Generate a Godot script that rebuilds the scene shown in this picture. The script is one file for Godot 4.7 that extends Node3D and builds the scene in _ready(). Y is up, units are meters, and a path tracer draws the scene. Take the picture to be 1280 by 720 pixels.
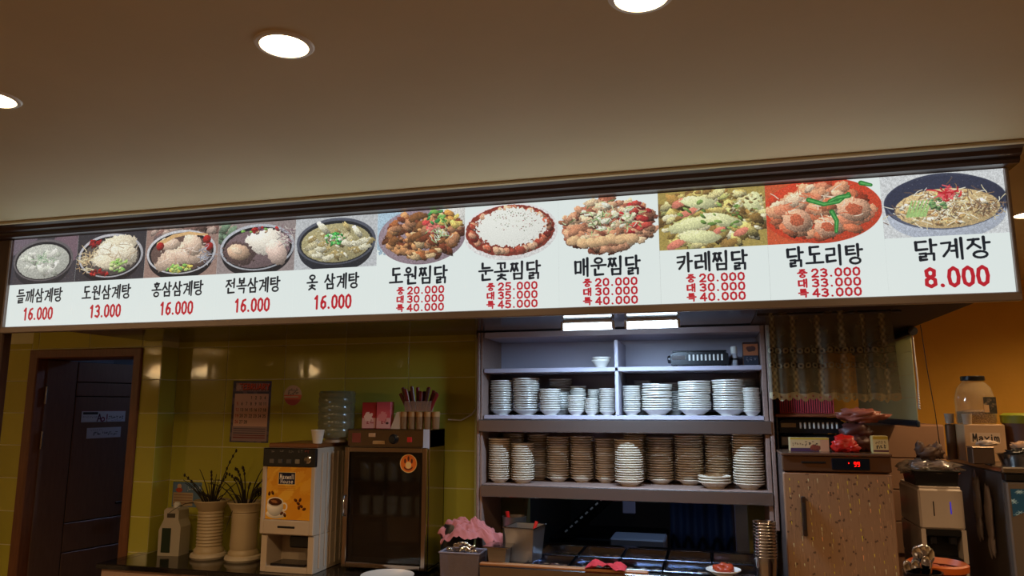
extends Node3D
# A Korean restaurant counter: backlit menu board under the ceiling, plate shelves, tiled wall, coffee machine and kitchen gear.
var rng := RandomNumberGenerator.new()
var used := {}
var M := {}

func _ready() -> void:
	rng.seed = 7
	# camera: a phone held at 1.63 m, turned 15 degrees left and tipped up 9 degrees
	var cam := Camera3D.new()
	cam.name = "camera"
	add_child(cam)
	cam.position = Vector3(0, 1.63, 0)
	cam.rotation_degrees = Vector3(9.14, 15.0, 0)
	cam.fov = 42.74
	cam.near = 0.05
	cam.far = 60.0
	cam.current = true
	var env := Environment.new()
	env.background_mode = Environment.BG_COLOR
	env.background_color = Color(0, 0, 0)
	env.tonemap_mode = Environment.TONE_MAPPER_LINEAR
	env.tonemap_exposure = 1.0
	env.sdfgi_enabled = true
	env.ssao_enabled = true
	env.ssil_enabled = true
	var we := WorldEnvironment.new()
	we.name = "world"
	we.environment = env
	add_child(we)
	make_materials()
	structure()
	ceiling_lights()
	pendant_lamps()
	menu_board()
	door()
	shelf_lamps()
	plate_shelf()
	plates()
	counter_left()
	cold_table()
	right_side()
	right_corner()
	kitchen()
	print("done")

func make_materials() -> void:
	M.ceiling = relief(grain(mat(Color(1, 1, 1), 0.75), noise_tex(3, 0.01, Color(0.77, 0.71, 0.56), Color(0.8, 0.74, 0.59)), Vector3.ONE * 0.5), 9, 0.15, 0.05)
	M.floor = grain(mat(Color(1, 1, 1), 0.4), noise_tex(5, 0.02, Color(0.4, 0.31, 0.21), Color(0.48, 0.37, 0.26)), Vector3(0.6, 0.6, 3.0))
	M.paint = mat(Color(0.78, 0.68, 0.52), 0.8)
	M.orange = relief(grain(mat(Color(1, 1, 1), 0.8), noise_tex(6, 0.02, Color(0.89, 0.67, 0.25), Color(0.92, 0.7, 0.28)), Vector3.ONE * 0.7), 8, 0.2, 0.05)
	M.grout = mat(Color(0.88, 0.87, 0.68), 0.8)
	M.rail = mat(Color(0.76, 0.72, 0.7), 0.2, 0.92)
	M.tiles = []
	for k in 4:
		var v := 0.97 + 0.02 * k
		var t := mat(Color(0.72 * v, 0.7 * v, 0.27 * v), 0.045)
		M.tiles.append(relief(t, 20 + k, 0.006, 0.05))
		t.uv1_triplanar = true
		t.uv1_world_triplanar = true
		t.uv1_scale = Vector3.ONE * 1.5
	M.olive = mat(Color(0.42, 0.4, 0.22), 0.7)
	M.tile_trim = mat(Color(0.72, 0.78, 0.58), 0.3)
	M.dark_wood = grain(mat(Color(1, 1, 1), 0.45), noise_tex(11, 0.03, Color(0.17, 0.1, 0.07), Color(0.26, 0.16, 0.11)), Vector3(0.5, 8, 8))
	M.post_wood = grain(mat(Color(1, 1, 1), 0.5), noise_tex(12, 0.03, Color(0.24, 0.15, 0.1), Color(0.33, 0.21, 0.14)), Vector3(6, 0.5, 6))
	M.frame_wood = grain(mat(Color(1, 1, 1), 0.45), noise_tex(13, 0.03, Color(0.4, 0.24, 0.14), Color(0.5, 0.31, 0.19)), Vector3(6, 0.6, 6))
	M.board_frame = mat(Color(0.55, 0.5, 0.48), 0.35, 0.3)
	M.soffit = mat(Color(0.22, 0.2, 0.2), 0.14, 0.0, 0.3)
	M.white = mat(Color(0.86, 0.85, 0.82), 0.4)
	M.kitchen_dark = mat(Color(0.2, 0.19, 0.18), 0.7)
	M.steel = relief(mat(Color(0.72, 0.7, 0.68), 0.2, 1.0), 31, 0.02, 0.02)
	M.steel_rough = mat(Color(0.62, 0.6, 0.58), 0.42, 1.0)
	M.chrome = mat(Color(0.85, 0.85, 0.86), 0.1, 1.0)
	M.dark_steel = mat(Color(0.3, 0.29, 0.3), 0.35, 0.9)
	M.black = mat(Color(0.05, 0.05, 0.055), 0.35)
	M.black_matt = mat(Color(0.06, 0.055, 0.05), 0.7)
	M.shelf_paint = mat(Color(0.66, 0.63, 0.68), 0.45)
	M.shelf_wood = grain(mat(Color(1, 1, 1), 0.5), noise_tex(14, 0.03, Color(0.5, 0.4, 0.36), Color(0.58, 0.47, 0.42)), Vector3(1, 8, 8))
	M.china = mat(Color(0.86, 0.83, 0.78), 0.22)
	M.china_cream = mat(Color(0.85, 0.79, 0.7), 0.25)
	M.glass = clear_mat(Color(0.9, 0.95, 0.95), 0.1, 0.05)
	M.dark_glass = clear_mat(Color(0.04, 0.04, 0.045), 0.42, 0.05)
	M.granite = grain(mat(Color(1, 1, 1), 0.12), noise_tex(15, 0.2, Color(0.05, 0.045, 0.04), Color(0.2, 0.17, 0.15)), Vector3.ONE * 2.0)
	M.pink = mat(Color(0.7, 0.4, 0.38), 0.85)
	M.pink.rim_enabled = true
	M.pink.rim = 0.4
	M.red_cloth = mat(Color(0.7, 0.14, 0.17), 0.85)
	M.red = mat(Color(0.75, 0.1, 0.08), 0.4)
	M.ivory = mat(Color(0.73, 0.66, 0.57), 0.35)
	M.cork = grain(mat(Color(1, 1, 1), 0.7), noise_tex(16, 0.1, Color(0.6, 0.42, 0.22), Color(0.72, 0.52, 0.3)), Vector3.ONE * 6.0)

func ub(c1: Vector3, c2: Vector3, b := 0.0) -> SurfaceTool:
	return bc(mb(), c1, c2, b)

func structure() -> void:
	struct("floor", ub(Vector3(-10.2, -0.12, -7.0), Vector3(3.7, 0, 9.2)), M.floor)
	# ceiling with the round holes of the downlights left to the lamps' own rims
	struct("ceiling", ub(Vector3(-10.2, 2.5, -7.0), Vector3(3.7, 2.62, 9.2)), M.ceiling)
	struct("wall_left", ub(Vector3(-10.2, 0, -4.0), Vector3(-10.0, 2.5, 9.2)), M.paint)
	struct("wall_right", ub(Vector3(3.5, 0, -7.0), Vector3(3.7, 2.5, 9.2)), M.paint)
	struct("wall_front", ub(Vector3(-10.0, 0, 9.0), Vector3(3.5, 2.5, 9.2)), M.paint)
	# tiled back wall
	var wall := struct("wall_back", ub(Vector3(-3.2, 0, -4.05), Vector3(-1.25, 2.5, -3.903)), M.grout)
	tiles_on(wall, -3.2, -1.254, 0.79, 2.03, -3.903, -1.254)
	# wall with the doorway, standing a little further forward
	var st := ub(Vector3(-10.0, 0, -4.05), Vector3(-4.19, 2.5, -3.763))
	bc(st, Vector3(-4.19, 1.96, -4.05), Vector3(-3.35, 2.5, -3.763))
	bc(st, Vector3(-3.35, 0, -4.05), Vector3(-3.202, 2.5, -3.763))
	var wall2 := struct("wall_door_side", st, M.grout)
	tiles_on(wall2, -3.345, -3.2, 0.0, 2.03, -3.763, -3.2)
	tiles_on(wall2, -4.19, -3.345, 1.965, 2.19, -3.763, -3.345)
	tiles_on(wall2, -5.0, -4.19, 0.0, 2.03, -3.763, -4.19)
	for k in 7:   # the return of the step, seen edge-on
		var t := mb()
		bx(t, Vector3(-3.2005, 0.69 + 0.2 * k, -3.832), Vector3(0.003, 0.195, 0.138), 0.001)
		put("tile", t, M.tiles[k % 4], wall2)
	struct("trim_1", bx(mb(), Vector3(-1.224, 1.4, -3.892), Vector3(0.04, 1.2, 0.03), 0.005), M.tile_trim)
	# kitchen shell
	st = ub(Vector3(-1.25, 0, -4.27), Vector3(-1.035, 2.025, -4.13))
	bc(st, Vector3(0.16, 0, -4.27), Vector3(0.27, 2.025, -4.13))
	bc(st, Vector3(-1.035, 1.2, -4.27), Vector3(0.16, 2.025, -4.13))
	struct("wall_hatch", st, M.olive)
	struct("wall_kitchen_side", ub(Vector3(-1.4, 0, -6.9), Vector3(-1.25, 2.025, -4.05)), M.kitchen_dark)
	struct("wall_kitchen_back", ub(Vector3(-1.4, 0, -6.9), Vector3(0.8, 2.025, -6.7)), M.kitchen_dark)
	struct("wall_orange", ub(Vector3(0.8, 0, -5.95), Vector3(3.5, 2.5, -5.8)), M.orange)
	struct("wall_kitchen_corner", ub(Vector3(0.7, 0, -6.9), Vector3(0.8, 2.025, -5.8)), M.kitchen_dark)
	# the bulkhead that carries the menu board and its glossy underside
	struct("bulkhead", ub(Vector3(-3.31, 2.04, -6.9), Vector3(1.0, 2.5, -2.93)), M.dark_wood)
	struct("trim_soffit", ub(Vector3(-3.31, 2.025, -6.7), Vector3(0.2, 2.04, -2.92), 0.003), M.soffit)
	struct("trim_soffit_wood", ub(Vector3(0.2, 2.025, -6.7), Vector3(1.0, 2.04, -2.92), 0.003), mat(Color(0.26, 0.21, 0.18), 0.75, 0.0, 0.25))
	struct("trim_column", bx(mb(), Vector3(-3.45, 1.25, -2.83), Vector3(0.28, 2.5, 0.05), 0.006), M.post_wood)
	# stepped dark cornice over the board
	var prof := [Vector2(-2.93, 2.445), Vector2(-2.755, 2.445), Vector2(-2.745, 2.455), Vector2(-2.745, 2.464), Vector2(-2.725, 2.47), Vector2(-2.715, 2.484), Vector2(-2.695, 2.49), Vector2(-2.69, 2.4995), Vector2(-2.93, 2.4995)]
	var poly := []
	for p in prof: poly.append(Vector2(-p.x, p.y))
	st = mb()
	prism(st, poly, -3.62, 1.04, Transform3D(Basis(Vector3(0, 0, -1), Vector3(0, 1, 0), Vector3(1, 0, 0)), Vector3.ZERO))
	struct("trim_cornice", st, M.dark_wood)
	struct("trim_ceiling", ub(Vector3(-10, 2.488, -2.69), Vector3(3.5, 2.4998, -2.668), 0.003), M.ceiling)

# wall tiles 0.4 x 0.2 m, each its own piece; the joints run from x_ref leftwards
func tiles_on(wall: Node, x0: float, x1: float, y0: float, y1: float, z: float, x_ref: float) -> void:
	var j := int(floor((y0 - 1.39) / 0.2))
	var n := 0
	while 1.39 + 0.2 * j < y1 - 0.01:
		var ya := maxf(1.39 + 0.2 * j, y0)
		var yb := minf(1.39 + 0.2 * (j + 1), y1)
		var k := 0
		while x_ref - 0.397 * k > x0 + 0.01:
			var xb := x_ref - 0.397 * k
			var xa := maxf(xb - 0.397, x0)
			if yb - ya > 0.02 and xb - xa > 0.02:
				var t := mb()
				bx(t, Vector3((xa + xb) / 2, (ya + yb) / 2, z + 0.0015), Vector3(xb - xa - 0.005, yb - ya - 0.005, 0.003), 0.001)
				put("tile", t, M.tiles[(n * 7 + j) % 4 if n * 7 + j >= 0 else 0], wall)
			n += 1
			k += 1
		j += 1

func ceiling_lights() -> void:
	var glass := glow(Color(1.0, 0.86, 0.66), 14.0)
	var spots := [[-0.97, -1.476, "downlight shining white in the ceiling above the left half of the menu board"], [-1.95, -1.54, "downlight cut by the left edge of the picture"], [-0.11, -1.482, ""], [0.85, -1.48, ""], [-2.9, -1.5, ""], [1.8, -1.5, ""], [2.4, -4.6, ""], [2.6, -2.6, ""], [1.44, -3.78, "downlight glowing right of the end of the menu board"]]
	for x in [-3.0, -1.0, 1.0]: spots.append([x, 0.8, ""])
	for x in [-8.6, -7.7, -5.6, -3.4, -1.2, 1.2]: spots.append([x, 2.4, ""])
	for x in [-9.0, -6.0, -3.0, 0.5]: spots.append([x, 6.0, ""])
	var rows := {}
	for s in spots:
		var lab: String = s[2]
		if lab == "":
			var row := "before the menu board" if s[1] < -1.0 and s[0] < 2.1 else ("beyond the right end of the board" if s[1] < 0 else ("over the viewer" if s[1] < 1 else ("in the middle of the dining room" if s[1] < 3 else "far back in the dining room")))
			rows[row] = rows.get(row, 0) + 1
			lab = "recessed downlight outside the picture, %s of the row %s" % [ordinal(rows[row]), row]
		var t := thing("ceiling_downlight", lab, "ceiling light", Vector3(s[0], 2.5, s[1]), 0, "warm downlights in the ceiling")
		put("rim", lathe(mb(), [Vector2(0.058, -0.001), Vector2(0.058, -0.005), Vector2(0.068, -0.004), Vector2(0.072, 0.0)], 28), M.white, t)
		put("diffuser", lathe(mb(), [Vector2(0.0, -0.0035), Vector2(0.058, -0.0035), Vector2(0.058, -0.0005)], 28), glass, t)
		var l := SpotLight3D.new()
		l.name = "downlight_beam"
		l.light_color = Color(1.0, 0.83, 0.62)
		l.light_energy = 0.95
		l.spot_angle = 78
		l.spot_range = 14
		l.spot_attenuation = 2
		l.spot_angle_attenuation = 0.6
		l.light_size = 0.05
		l.shadow_enabled = true
		t.add_child(l)
		l.position = Vector3(0, -0.02, 0)
		l.rotation_degrees.x = -90

func pendant_lamps() -> void:
	# hanging globes further back in the dining room; the glossy tiles mirror them
	var globe := glow(Color(1.0, 0.84, 0.6), 9.0)
	var k := 0
	for p in [Vector3(-8.75, 2.18, 2.7), Vector3(-7.9, 2.18, 2.4), Vector3(-5.94, 2.18, 2.4)]:
		var t := thing("pendant_lamp", "hanging globe lamp in the dining room, %s from left" % ordinal(k + 1), "pendant lamp", p, 0, "pendant lamps behind the viewer")
		put("globe", lump(mb(), Vector3.ZERO, Vector3(0.13, 0.1, 0.13), 0.0, 0.1, 1, 20, 12), globe, t)
		put("cord", tube(mb(), [Vector3(0, 0.09, 0), Vector3(0, 0.2, 0), Vector3(0, 0.32, 0)], 0.005, 6), M.black, t)
		var l := OmniLight3D.new()
		l.name = "pendant_light"
		l.light_color = Color(1.0, 0.83, 0.62)
		l.light_energy = 0.4
		l.omni_range = 14
		l.omni_attenuation = 2
		l.light_size = 0.08
		l.shadow_enabled = true
		t.add_child(l)
		k += 1

func menu_board() -> void:
	var x0 := -3.3
	var w := 0.3915
	var t := thing("menu_board", "long backlit menu board with dish photos and prices under the ceiling", "menu board", Vector3(x0, 2.0, -2.8))
	var L := w * 11
	var st := ub(Vector3(0, 0.0, -0.12), Vector3(L, 0.445, -0.012))
	put("housing", st, M.dark_wood, t)
	put("bottom_frame", bx(mb(), Vector3(L / 2, -0.006, 0.002), Vector3(L + 0.02, 0.03, 0.03), 0.003), M.board_frame, t)
	put("end_frame", bx(mb(), Vector3(L + 0.004, 0.22, 0.002), Vector3(0.012, 0.44, 0.03), 0.003), M.board_frame, t)
	put("end_frame", bx(mb(), Vector3(-0.004, 0.22, 0.002), Vector3(0.012, 0.44, 0.03), 0.003), M.board_frame, t)
	var what := ["creamy perilla soup in a stone bowl, price 16.000", "pale chicken soup with jujubes, price 13.000", "chicken soup with ginseng root, price 16.000", "chicken and abalone in a black bowl, price 16.000", "yellow broth with chopped scallion, price 16.000", "brown braised chicken on a plate, three prices", "chicken under white cheese, three prices", "spicy braised chicken pieces, three prices", "yellow curry chicken close-up, three prices", "red chicken stew with green peppers, three prices", "noodle soup in a dark blue bowl, price 8.000"]
	for i in 11:
		var im := menu_image(i)
		var tex := ImageTexture.create_from_image(im)
		var m := mat(Color(0.25, 0.25, 0.25), 0.3)
		m.albedo_texture = tex
		m.emission_enabled = true
		m.emission = Color(1, 1, 1)
		m.emission_texture = tex
		m.emission_operator = BaseMaterial3D.EMISSION_OP_MULTIPLY
		m.emission_energy_multiplier = 0.82
		m.texture_repeat = false
		var p := put("menu_panel", picture(w - 0.0004, 0.432, Vector3(w * (i + 0.5), 0.226, 0)), m, t)
		p.set_meta("label", "lit panel showing " + what[i])
	var l := AreaLight3D.new()
	l.name = "board_light"
	l.area_size = Vector2(L, 0.43)
	l.light_color = Color(0.9, 0.97, 1.0)
	l.light_energy = 0.42
	l.shadow_enabled = true
	l.area_range = 12
	l.area_attenuation = 2
	t.add_child(l)
	l.position = Vector3(L / 2, 0.226, 0.012)
	l.rotation_degrees.y = 180
# ------------------------------------------------------------------ names, things, metas
func numbered(called: String) -> String:
	used[called] = used.get(called, -1) + 1
	return called if used[called] == 0 else "%s_%03d" % [called, used[called]]

func tag(o: Node, label: String, category: String, group := "") -> Node:
	o.set_meta("label", label)
	o.set_meta("category", category)
	if group != "":
		o.set_meta("group", group)
	return o

func thing(called: String, label: String, category: String, at := Vector3.ZERO, turn := 0.0, group := "") -> Node3D:
	var o := Node3D.new()
	o.name = numbered(called)
	add_child(o)
	o.position = at
	o.rotation_degrees.y = turn
	tag(o, label, category, group)
	return o

func put(called: String, st: SurfaceTool, m: Material, parent: Node = null) -> MeshInstance3D:
	st.generate_normals()
	return put_mesh(called, st.commit(), m, parent)

func put_mesh(called: String, mesh: Mesh, m: Material, parent: Node = null) -> MeshInstance3D:
	var o := MeshInstance3D.new()
	o.mesh = mesh
	o.material_override = m
	if parent == null:
		o.name = numbered(called)
		add_child(o)
	else:
		o.name = called
		parent.add_child(o, true)
	return o

func struct(called: String, st: SurfaceTool, m: Material) -> MeshInstance3D:
	var o := put(called, st, m)
	o.set_meta("kind", "structure")
	return o

func ordinal(k: int) -> String:
	if k % 100 in [11, 12, 13]:
		return "%dth" % k
	return "%d%s" % [k, ["th", "st", "nd", "rd", "th", "th", "th", "th", "th", "th"][k % 10]]

# ------------------------------------------------------------------ mesh building
var group_id := 1

func mb() -> SurfaceTool:
	var st := SurfaceTool.new()
	st.begin(Mesh.PRIMITIVE_TRIANGLES)
	st.set_smooth_group(-1)
	return st

func tri(st: SurfaceTool, a: Vector3, b: Vector3, c: Vector3) -> void:
	st.add_vertex(a); st.add_vertex(c); st.add_vertex(b)

func quad(st: SurfaceTool, a: Vector3, b: Vector3, c: Vector3, d: Vector3) -> void:
	tri(st, a, b, c); tri(st, a, c, d)

func out_face(st: SurfaceTool, p: Array, centre: Vector3) -> void:
	var n: Vector3 = (p[1] - p[0]).cross(p[2] - p[0])
	var mid := Vector3.ZERO
	for v in p: mid += v
	mid /= p.size()
	if n.dot(mid - centre) < 0: p.reverse()
	for i in range(1, p.size() - 1):
		tri(st, p[0], p[i], p[i + 1])

# box with chamfered edges, c centre, s size
func bx(st: SurfaceTool, c: Vector3, s: Vector3, b := 0.0, basis := Basis()) -> SurfaceTool:
	st.set_smooth_group(-1)
	var h := s / 2.0
	var P := func(axis: int, sg: Vector3) -> Vector3:
		var v := Vector3.ZERO
		for k in 3:
			v[k] = sg[k] * (h[k] if k == axis else h[k] - b)
		return c + basis * v
	for axis in 3:
		var u := (axis + 1) % 3
		var w := (axis + 2) % 3
		for sa in [-1.0, 1.0]:
			var pts := []
			for uv in [[-1.0, -1.0], [1.0, -1.0], [1.0, 1.0], [-1.0, 1.0]]:
				var sg := Vector3.ZERO
				sg[axis] = sa; sg[u] = uv[0]; sg[w] = uv[1]
				pts.append(P.call(axis, sg))
			out_face(st, pts, c)
			if b > 0.0:
				for su in [-1.0, 1.0]:   # edge between axis and u, running along w
					var s1 := Vector3.ZERO
					s1[axis] = sa; s1[u] = su; s1[w] = -1.0
					var s2 := s1
					s2[w] = 1.0
					out_face(st, [P.call(axis, s1), P.call(axis, s2), P.call(u, s2), P.call(u, s1)], c)
	if b > 0.0:
		for sx in [-1.0, 1.0]:
			for sy in [-1.0, 1.0]:
				for sz in [-1.0, 1.0]:
					var sg := Vector3(sx, sy, sz)
					out_face(st, [P.call(0, sg), P.call(1, sg), P.call(2, sg)], c)
	return st

# box given by two corners
func bc(st: SurfaceTool, a: Vector3, b: Vector3, bev := 0.0) -> SurfaceTool:
	return bx(st, (a + b) / 2.0, (b - a).abs(), bev)

# surface of revolution about y; profile of Vector2(radius, height)
func lathe(st: SurfaceTool, prof: Array, segs := 24, at := Vector3.ZERO, basis := Basis(), crease := 0.6) -> SurfaceTool:
	group_id += 1
	for i in prof.size() - 1:
		var p: Vector2 = prof[i]
		var q: Vector2 = prof[i + 1]
		if i > 0:
			var d0: Vector2 = (p - prof[i - 1]).normalized()
			var d1: Vector2 = (q - p).normalized()
			if d0.dot(d1) < cos(crease): group_id += 1
		st.set_smooth_group(group_id)
		for k in segs:
			var a0 := TAU * k / segs
			var a1 := TAU * ((k + 1) % segs) / segs
			var p00 := at + basis * Vector3(p.x * cos(a0), p.y, -p.x * sin(a0))
			var p01 := at + basis * Vector3(p.x * cos(a1), p.y, -p.x * sin(a1))
			var p11 := at + basis * Vector3(q.x * cos(a1), q.y, -q.x * sin(a1))
			var p10 := at + basis * Vector3(q.x * cos(a0), q.y, -q.x * sin(a0))
			if p.x < 1e-5: tri(st, p00, p11, p10)
			elif q.x < 1e-5: tri(st, p00, p01, p11)
			else: quad(st, p00, p01, p11, p10)
	group_id += 1
	return st

# tube along points; rad a float or an array
func tube(st: SurfaceTool, pts: Array, rad, segs := 8, cap := true) -> SurfaceTool:
	group_id += 1
	st.set_smooth_group(group_id)
	var n := pts.size()
	var t0: Vector3 = (pts[1] - pts[0]).normalized()
	var u := t0.cross(Vector3.UP if absf(t0.y) < 0.9 else Vector3.RIGHT).normalized()
	var rings := []
	for i in n:
		var t: Vector3 = (pts[mini(i + 1, n - 1)] - pts[maxi(i - 1, 0)]).normalized()
		u = (u - t * u.dot(t)).normalized()
		var v := t.cross(u)
		var r: float = rad[i] if rad is Array else rad
		var ring := []
		for k in segs:
			var a := TAU * k / segs
			ring.append(pts[i] + (u * cos(a) + v * sin(a)) * r)
		rings.append(ring)
	for i in n - 1:
		for k in segs:
			var k1 := (k + 1) % segs
			quad(st, rings[i][k], rings[i][k1], rings[i + 1][k1], rings[i + 1][k])
	if cap:
		st.set_smooth_group(-1)
		for k in range(1, segs - 1):
			tri(st, rings[0][0], rings[0][k + 1], rings[0][k])
			tri(st, rings[n - 1][0], rings[n - 1][k], rings[n - 1][k + 1])
	return st

# straight prism of a polygon in x/y, depth along z, then moved by xf
func prism(st: SurfaceTool, poly: Array, z0: float, z1: float, xf := Transform3D()) -> SurfaceTool:
	st.set_smooth_group(-1)
	var pv := PackedVector2Array(poly)
	if Geometry2D.is_polygon_clockwise(pv): pv.reverse()
	var idx := Geometry2D.triangulate_polygon(pv)
	var at := func(p: Vector2, z: float) -> Vector3: return xf * Vector3(p.x, p.y, z)
	for i in range(0, idx.size(), 3):
		var a := pv[idx[i]]
		var b := pv[idx[i + 1]]
		var c := pv[idx[i + 2]]
		if (b - a).cross(c - a) < 0:
			var s := b
			b = c; c = s
		tri(st, at.call(a, z1), at.call(b, z1), at.call(c, z1))
		tri(st, at.call(a, z0), at.call(c, z0), at.call(b, z0))
	for i in pv.size():
		var a := pv[i]
		var b := pv[(i + 1) % pv.size()]
		quad(st, at.call(a, z0), at.call(b, z0), at.call(b, z1), at.call(a, z1))
	return st

# smooth sheet from f(u, v), u and v in 0..1, with texture coordinates
func sheet(st: SurfaceTool, nu: int, nv: int, f: Callable) -> SurfaceTool:
	group_id += 1
	st.set_smooth_group(group_id)
	for i in nu:
		for j in nv:
			var c := []
			for d in [[0, 0], [1, 0], [1, 1], [0, 1]]:
				c.append(Vector2(float(i + d[0]) / nu, float(j + d[1]) / nv))
			for k in [0, 2, 1, 0, 3, 2]:
				st.set_uv(Vector2(c[k].x, 1.0 - c[k].y))
				st.add_vertex(f.call(c[k].x, c[k].y))
	return st

# lump: noise-shaped ellipsoid
func lump(st: SurfaceTool, c: Vector3, r: Vector3, rough: float, freq: float, sd: int, nu := 20, nv := 12, flat := -9.0) -> SurfaceTool:
	var n := FastNoiseLite.new()
	n.seed = sd
	n.frequency = freq
	group_id += 1
	st.set_smooth_group(group_id)
	var P := func(i: int, j: int) -> Vector3:
		var a := TAU * (i % nu) / nu
		var b := -PI / 2 + PI * j / nv
		var d := Vector3(cos(b) * cos(a), sin(b), -cos(b) * sin(a))
		if j == 0 or j == nv: d = Vector3(0, signf(b), 0)
		var k := 1.0 + rough * n.get_noise_3dv(d * 10.0) + rough * 0.5 * n.get_noise_3dv(d * 26.0)
		var v := d * r * k
		v.y = maxf(v.y, flat)
		return c + v
	for i in nu:
		for j in nv:
			var a: Vector3 = P.call(i, j)
			var b: Vector3 = P.call(i + 1, j)
			var cc: Vector3 = P.call(i + 1, j + 1)
			var d: Vector3 = P.call(i, j + 1)
			if j == 0: tri(st, a, cc, d)
			elif j == nv - 1: tri(st, a, b, cc)
			else: quad(st, a, b, cc, d)
	return st

# flat picture facing +z with texture coordinates, size w x h, centre c, tiny thickness from the body behind it
func picture(w: float, h: float, c := Vector3.ZERO, basis := Basis()) -> SurfaceTool:
	var st := mb()
	var p := [Vector3(-w / 2, -h / 2, 0), Vector3(w / 2, -h / 2, 0), Vector3(w / 2, h / 2, 0), Vector3(-w / 2, h / 2, 0)]
	var t := [Vector2(0, 1), Vector2(1, 1), Vector2(1, 0), Vector2(0, 0)]
	for k in [0, 2, 1, 0, 3, 2]:
		st.set_uv(t[k])
		st.add_vertex(c + basis * p[k])
	# thin back and edges
	var d := 0.0012
	var q := []
	for v in p: q.append(c + basis * (v - Vector3(0, 0, d)))
	var f := []
	for v in p: f.append(c + basis * v)
	st.set_uv(Vector2(0.5, 0.985))
	for k in 4:
		quad(st, q[k], q[(k + 1) % 4], f[(k + 1) % 4], f[k])
	quad(st, q[0], q[3], q[2], q[1])
	return st

# ------------------------------------------------------------------ materials
func mat(c: Color, rough := 0.6, metal := 0.0, spec := 0.5) -> StandardMaterial3D:
	var m := StandardMaterial3D.new()
	m.albedo_color = c
	m.roughness = rough
	m.metallic = metal
	m.metallic_specular = spec
	return m

func noise_tex(sd: int, freq: float, c0: Color, c1: Color, size := 256, octaves := 4, type := FastNoiseLite.TYPE_SIMPLEX_SMOOTH) -> NoiseTexture2D:
	var n := FastNoiseLite.new()
	n.seed = sd
	n.frequency = freq
	n.noise_type = type
	n.fractal_octaves = octaves
	var t := NoiseTexture2D.new()
	t.width = size
	t.height = size
	t.seamless = true
	t.noise = n
	var g := Gradient.new()
	g.set_color(0, c0)
	g.set_color(1, c1)
	t.color_ramp = g
	return t

func grain(m: StandardMaterial3D, t: Texture2D, scale: Vector3, world := true) -> StandardMaterial3D:
	m.albedo_texture = t
	m.uv1_triplanar = true
	m.uv1_world_triplanar = world
	m.uv1_scale = scale
	return m

func relief(m: StandardMaterial3D, sd: int, freq: float, cm: float) -> StandardMaterial3D:
	m.heightmap_enabled = true
	m.heightmap_texture = noise_tex(sd, freq, Color.BLACK, Color.WHITE)
	m.heightmap_scale = cm
	return m

func glow(c: Color, e: float) -> StandardMaterial3D:
	var m := mat(c, 0.6)
	m.emission_enabled = true
	m.emission = c
	m.emission_energy_multiplier = e
	return m

func print_mat(im: Image, rough := 0.6) -> StandardMaterial3D:
	var m := mat(Color.WHITE, rough)
	m.albedo_texture = ImageTexture.create_from_image(im)
	m.texture_repeat = false
	return m

func clear_mat(c: Color, alpha: float, rough := 0.08) -> StandardMaterial3D:
	var m := mat(Color(c.r, c.g, c.b, alpha), rough)
	m.transparency = BaseMaterial3D.TRANSPARENCY_ALPHA
	return m

# ------------------------------------------------------------------ printing: a small painter on Images
var pn := FastNoiseLite.new()

func canvas(w: int, h: int, c: Color) -> Image:
	var im := Image.create(w, h, false, Image.FORMAT_RGB8)
	im.fill(c)
	return im

func dab(im: Image, x: int, y: int, c: Color, a: float) -> void:
	im.set_pixel(x, y, im.get_pixel(x, y).lerp(c, a))

# ellipse with uneven edge and photographed roundness (part of the printed food photo)
func ell(im: Image, cx: float, cy: float, rx: float, ry: float, ang: float, c: Color, edge := 0.0, form := 0.0, speck := 0.0, clip := Rect2i()) -> void:
	var R := int(maxf(rx, ry) * (1.0 + edge) + 2)
	var ca := cos(ang)
	var sa := sin(ang)
	var lim := Rect2i(0, 0, im.get_width(), im.get_height())
	if clip.size.x > 0: lim = lim.intersection(clip)
	for y in range(maxi(int(cy) - R, lim.position.y), mini(int(cy) + R + 1, lim.end.y)):
		for x in range(maxi(int(cx) - R, lim.position.x), mini(int(cx) + R + 1, lim.end.x)):
			var dx := x - cx
			var dy := y - cy
			var u := (dx * ca + dy * sa) / rx
			var v := (-dx * sa + dy * ca) / ry
			var d := sqrt(u * u + v * v)
			if edge > 0.0: d += edge * pn.get_noise_2d(x * 5.0 + cx * 3.0, y * 5.0 + cy * 7.0)
			if d < 1.0:
				var k := 1.0 + form * (-0.45 * dx / rx - 0.7 * dy / ry) - form * 0.45 * d * d
				if speck > 0.0: k += speck * pn.get_noise_2d(x * 14.0, y * 14.0)
				dab(im, x, y, Color(c.r * k, c.g * k, c.b * k).clamp(), clampf((1.0 - d) * minf(rx, ry) * 0.8, 0.0, 1.0))

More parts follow.
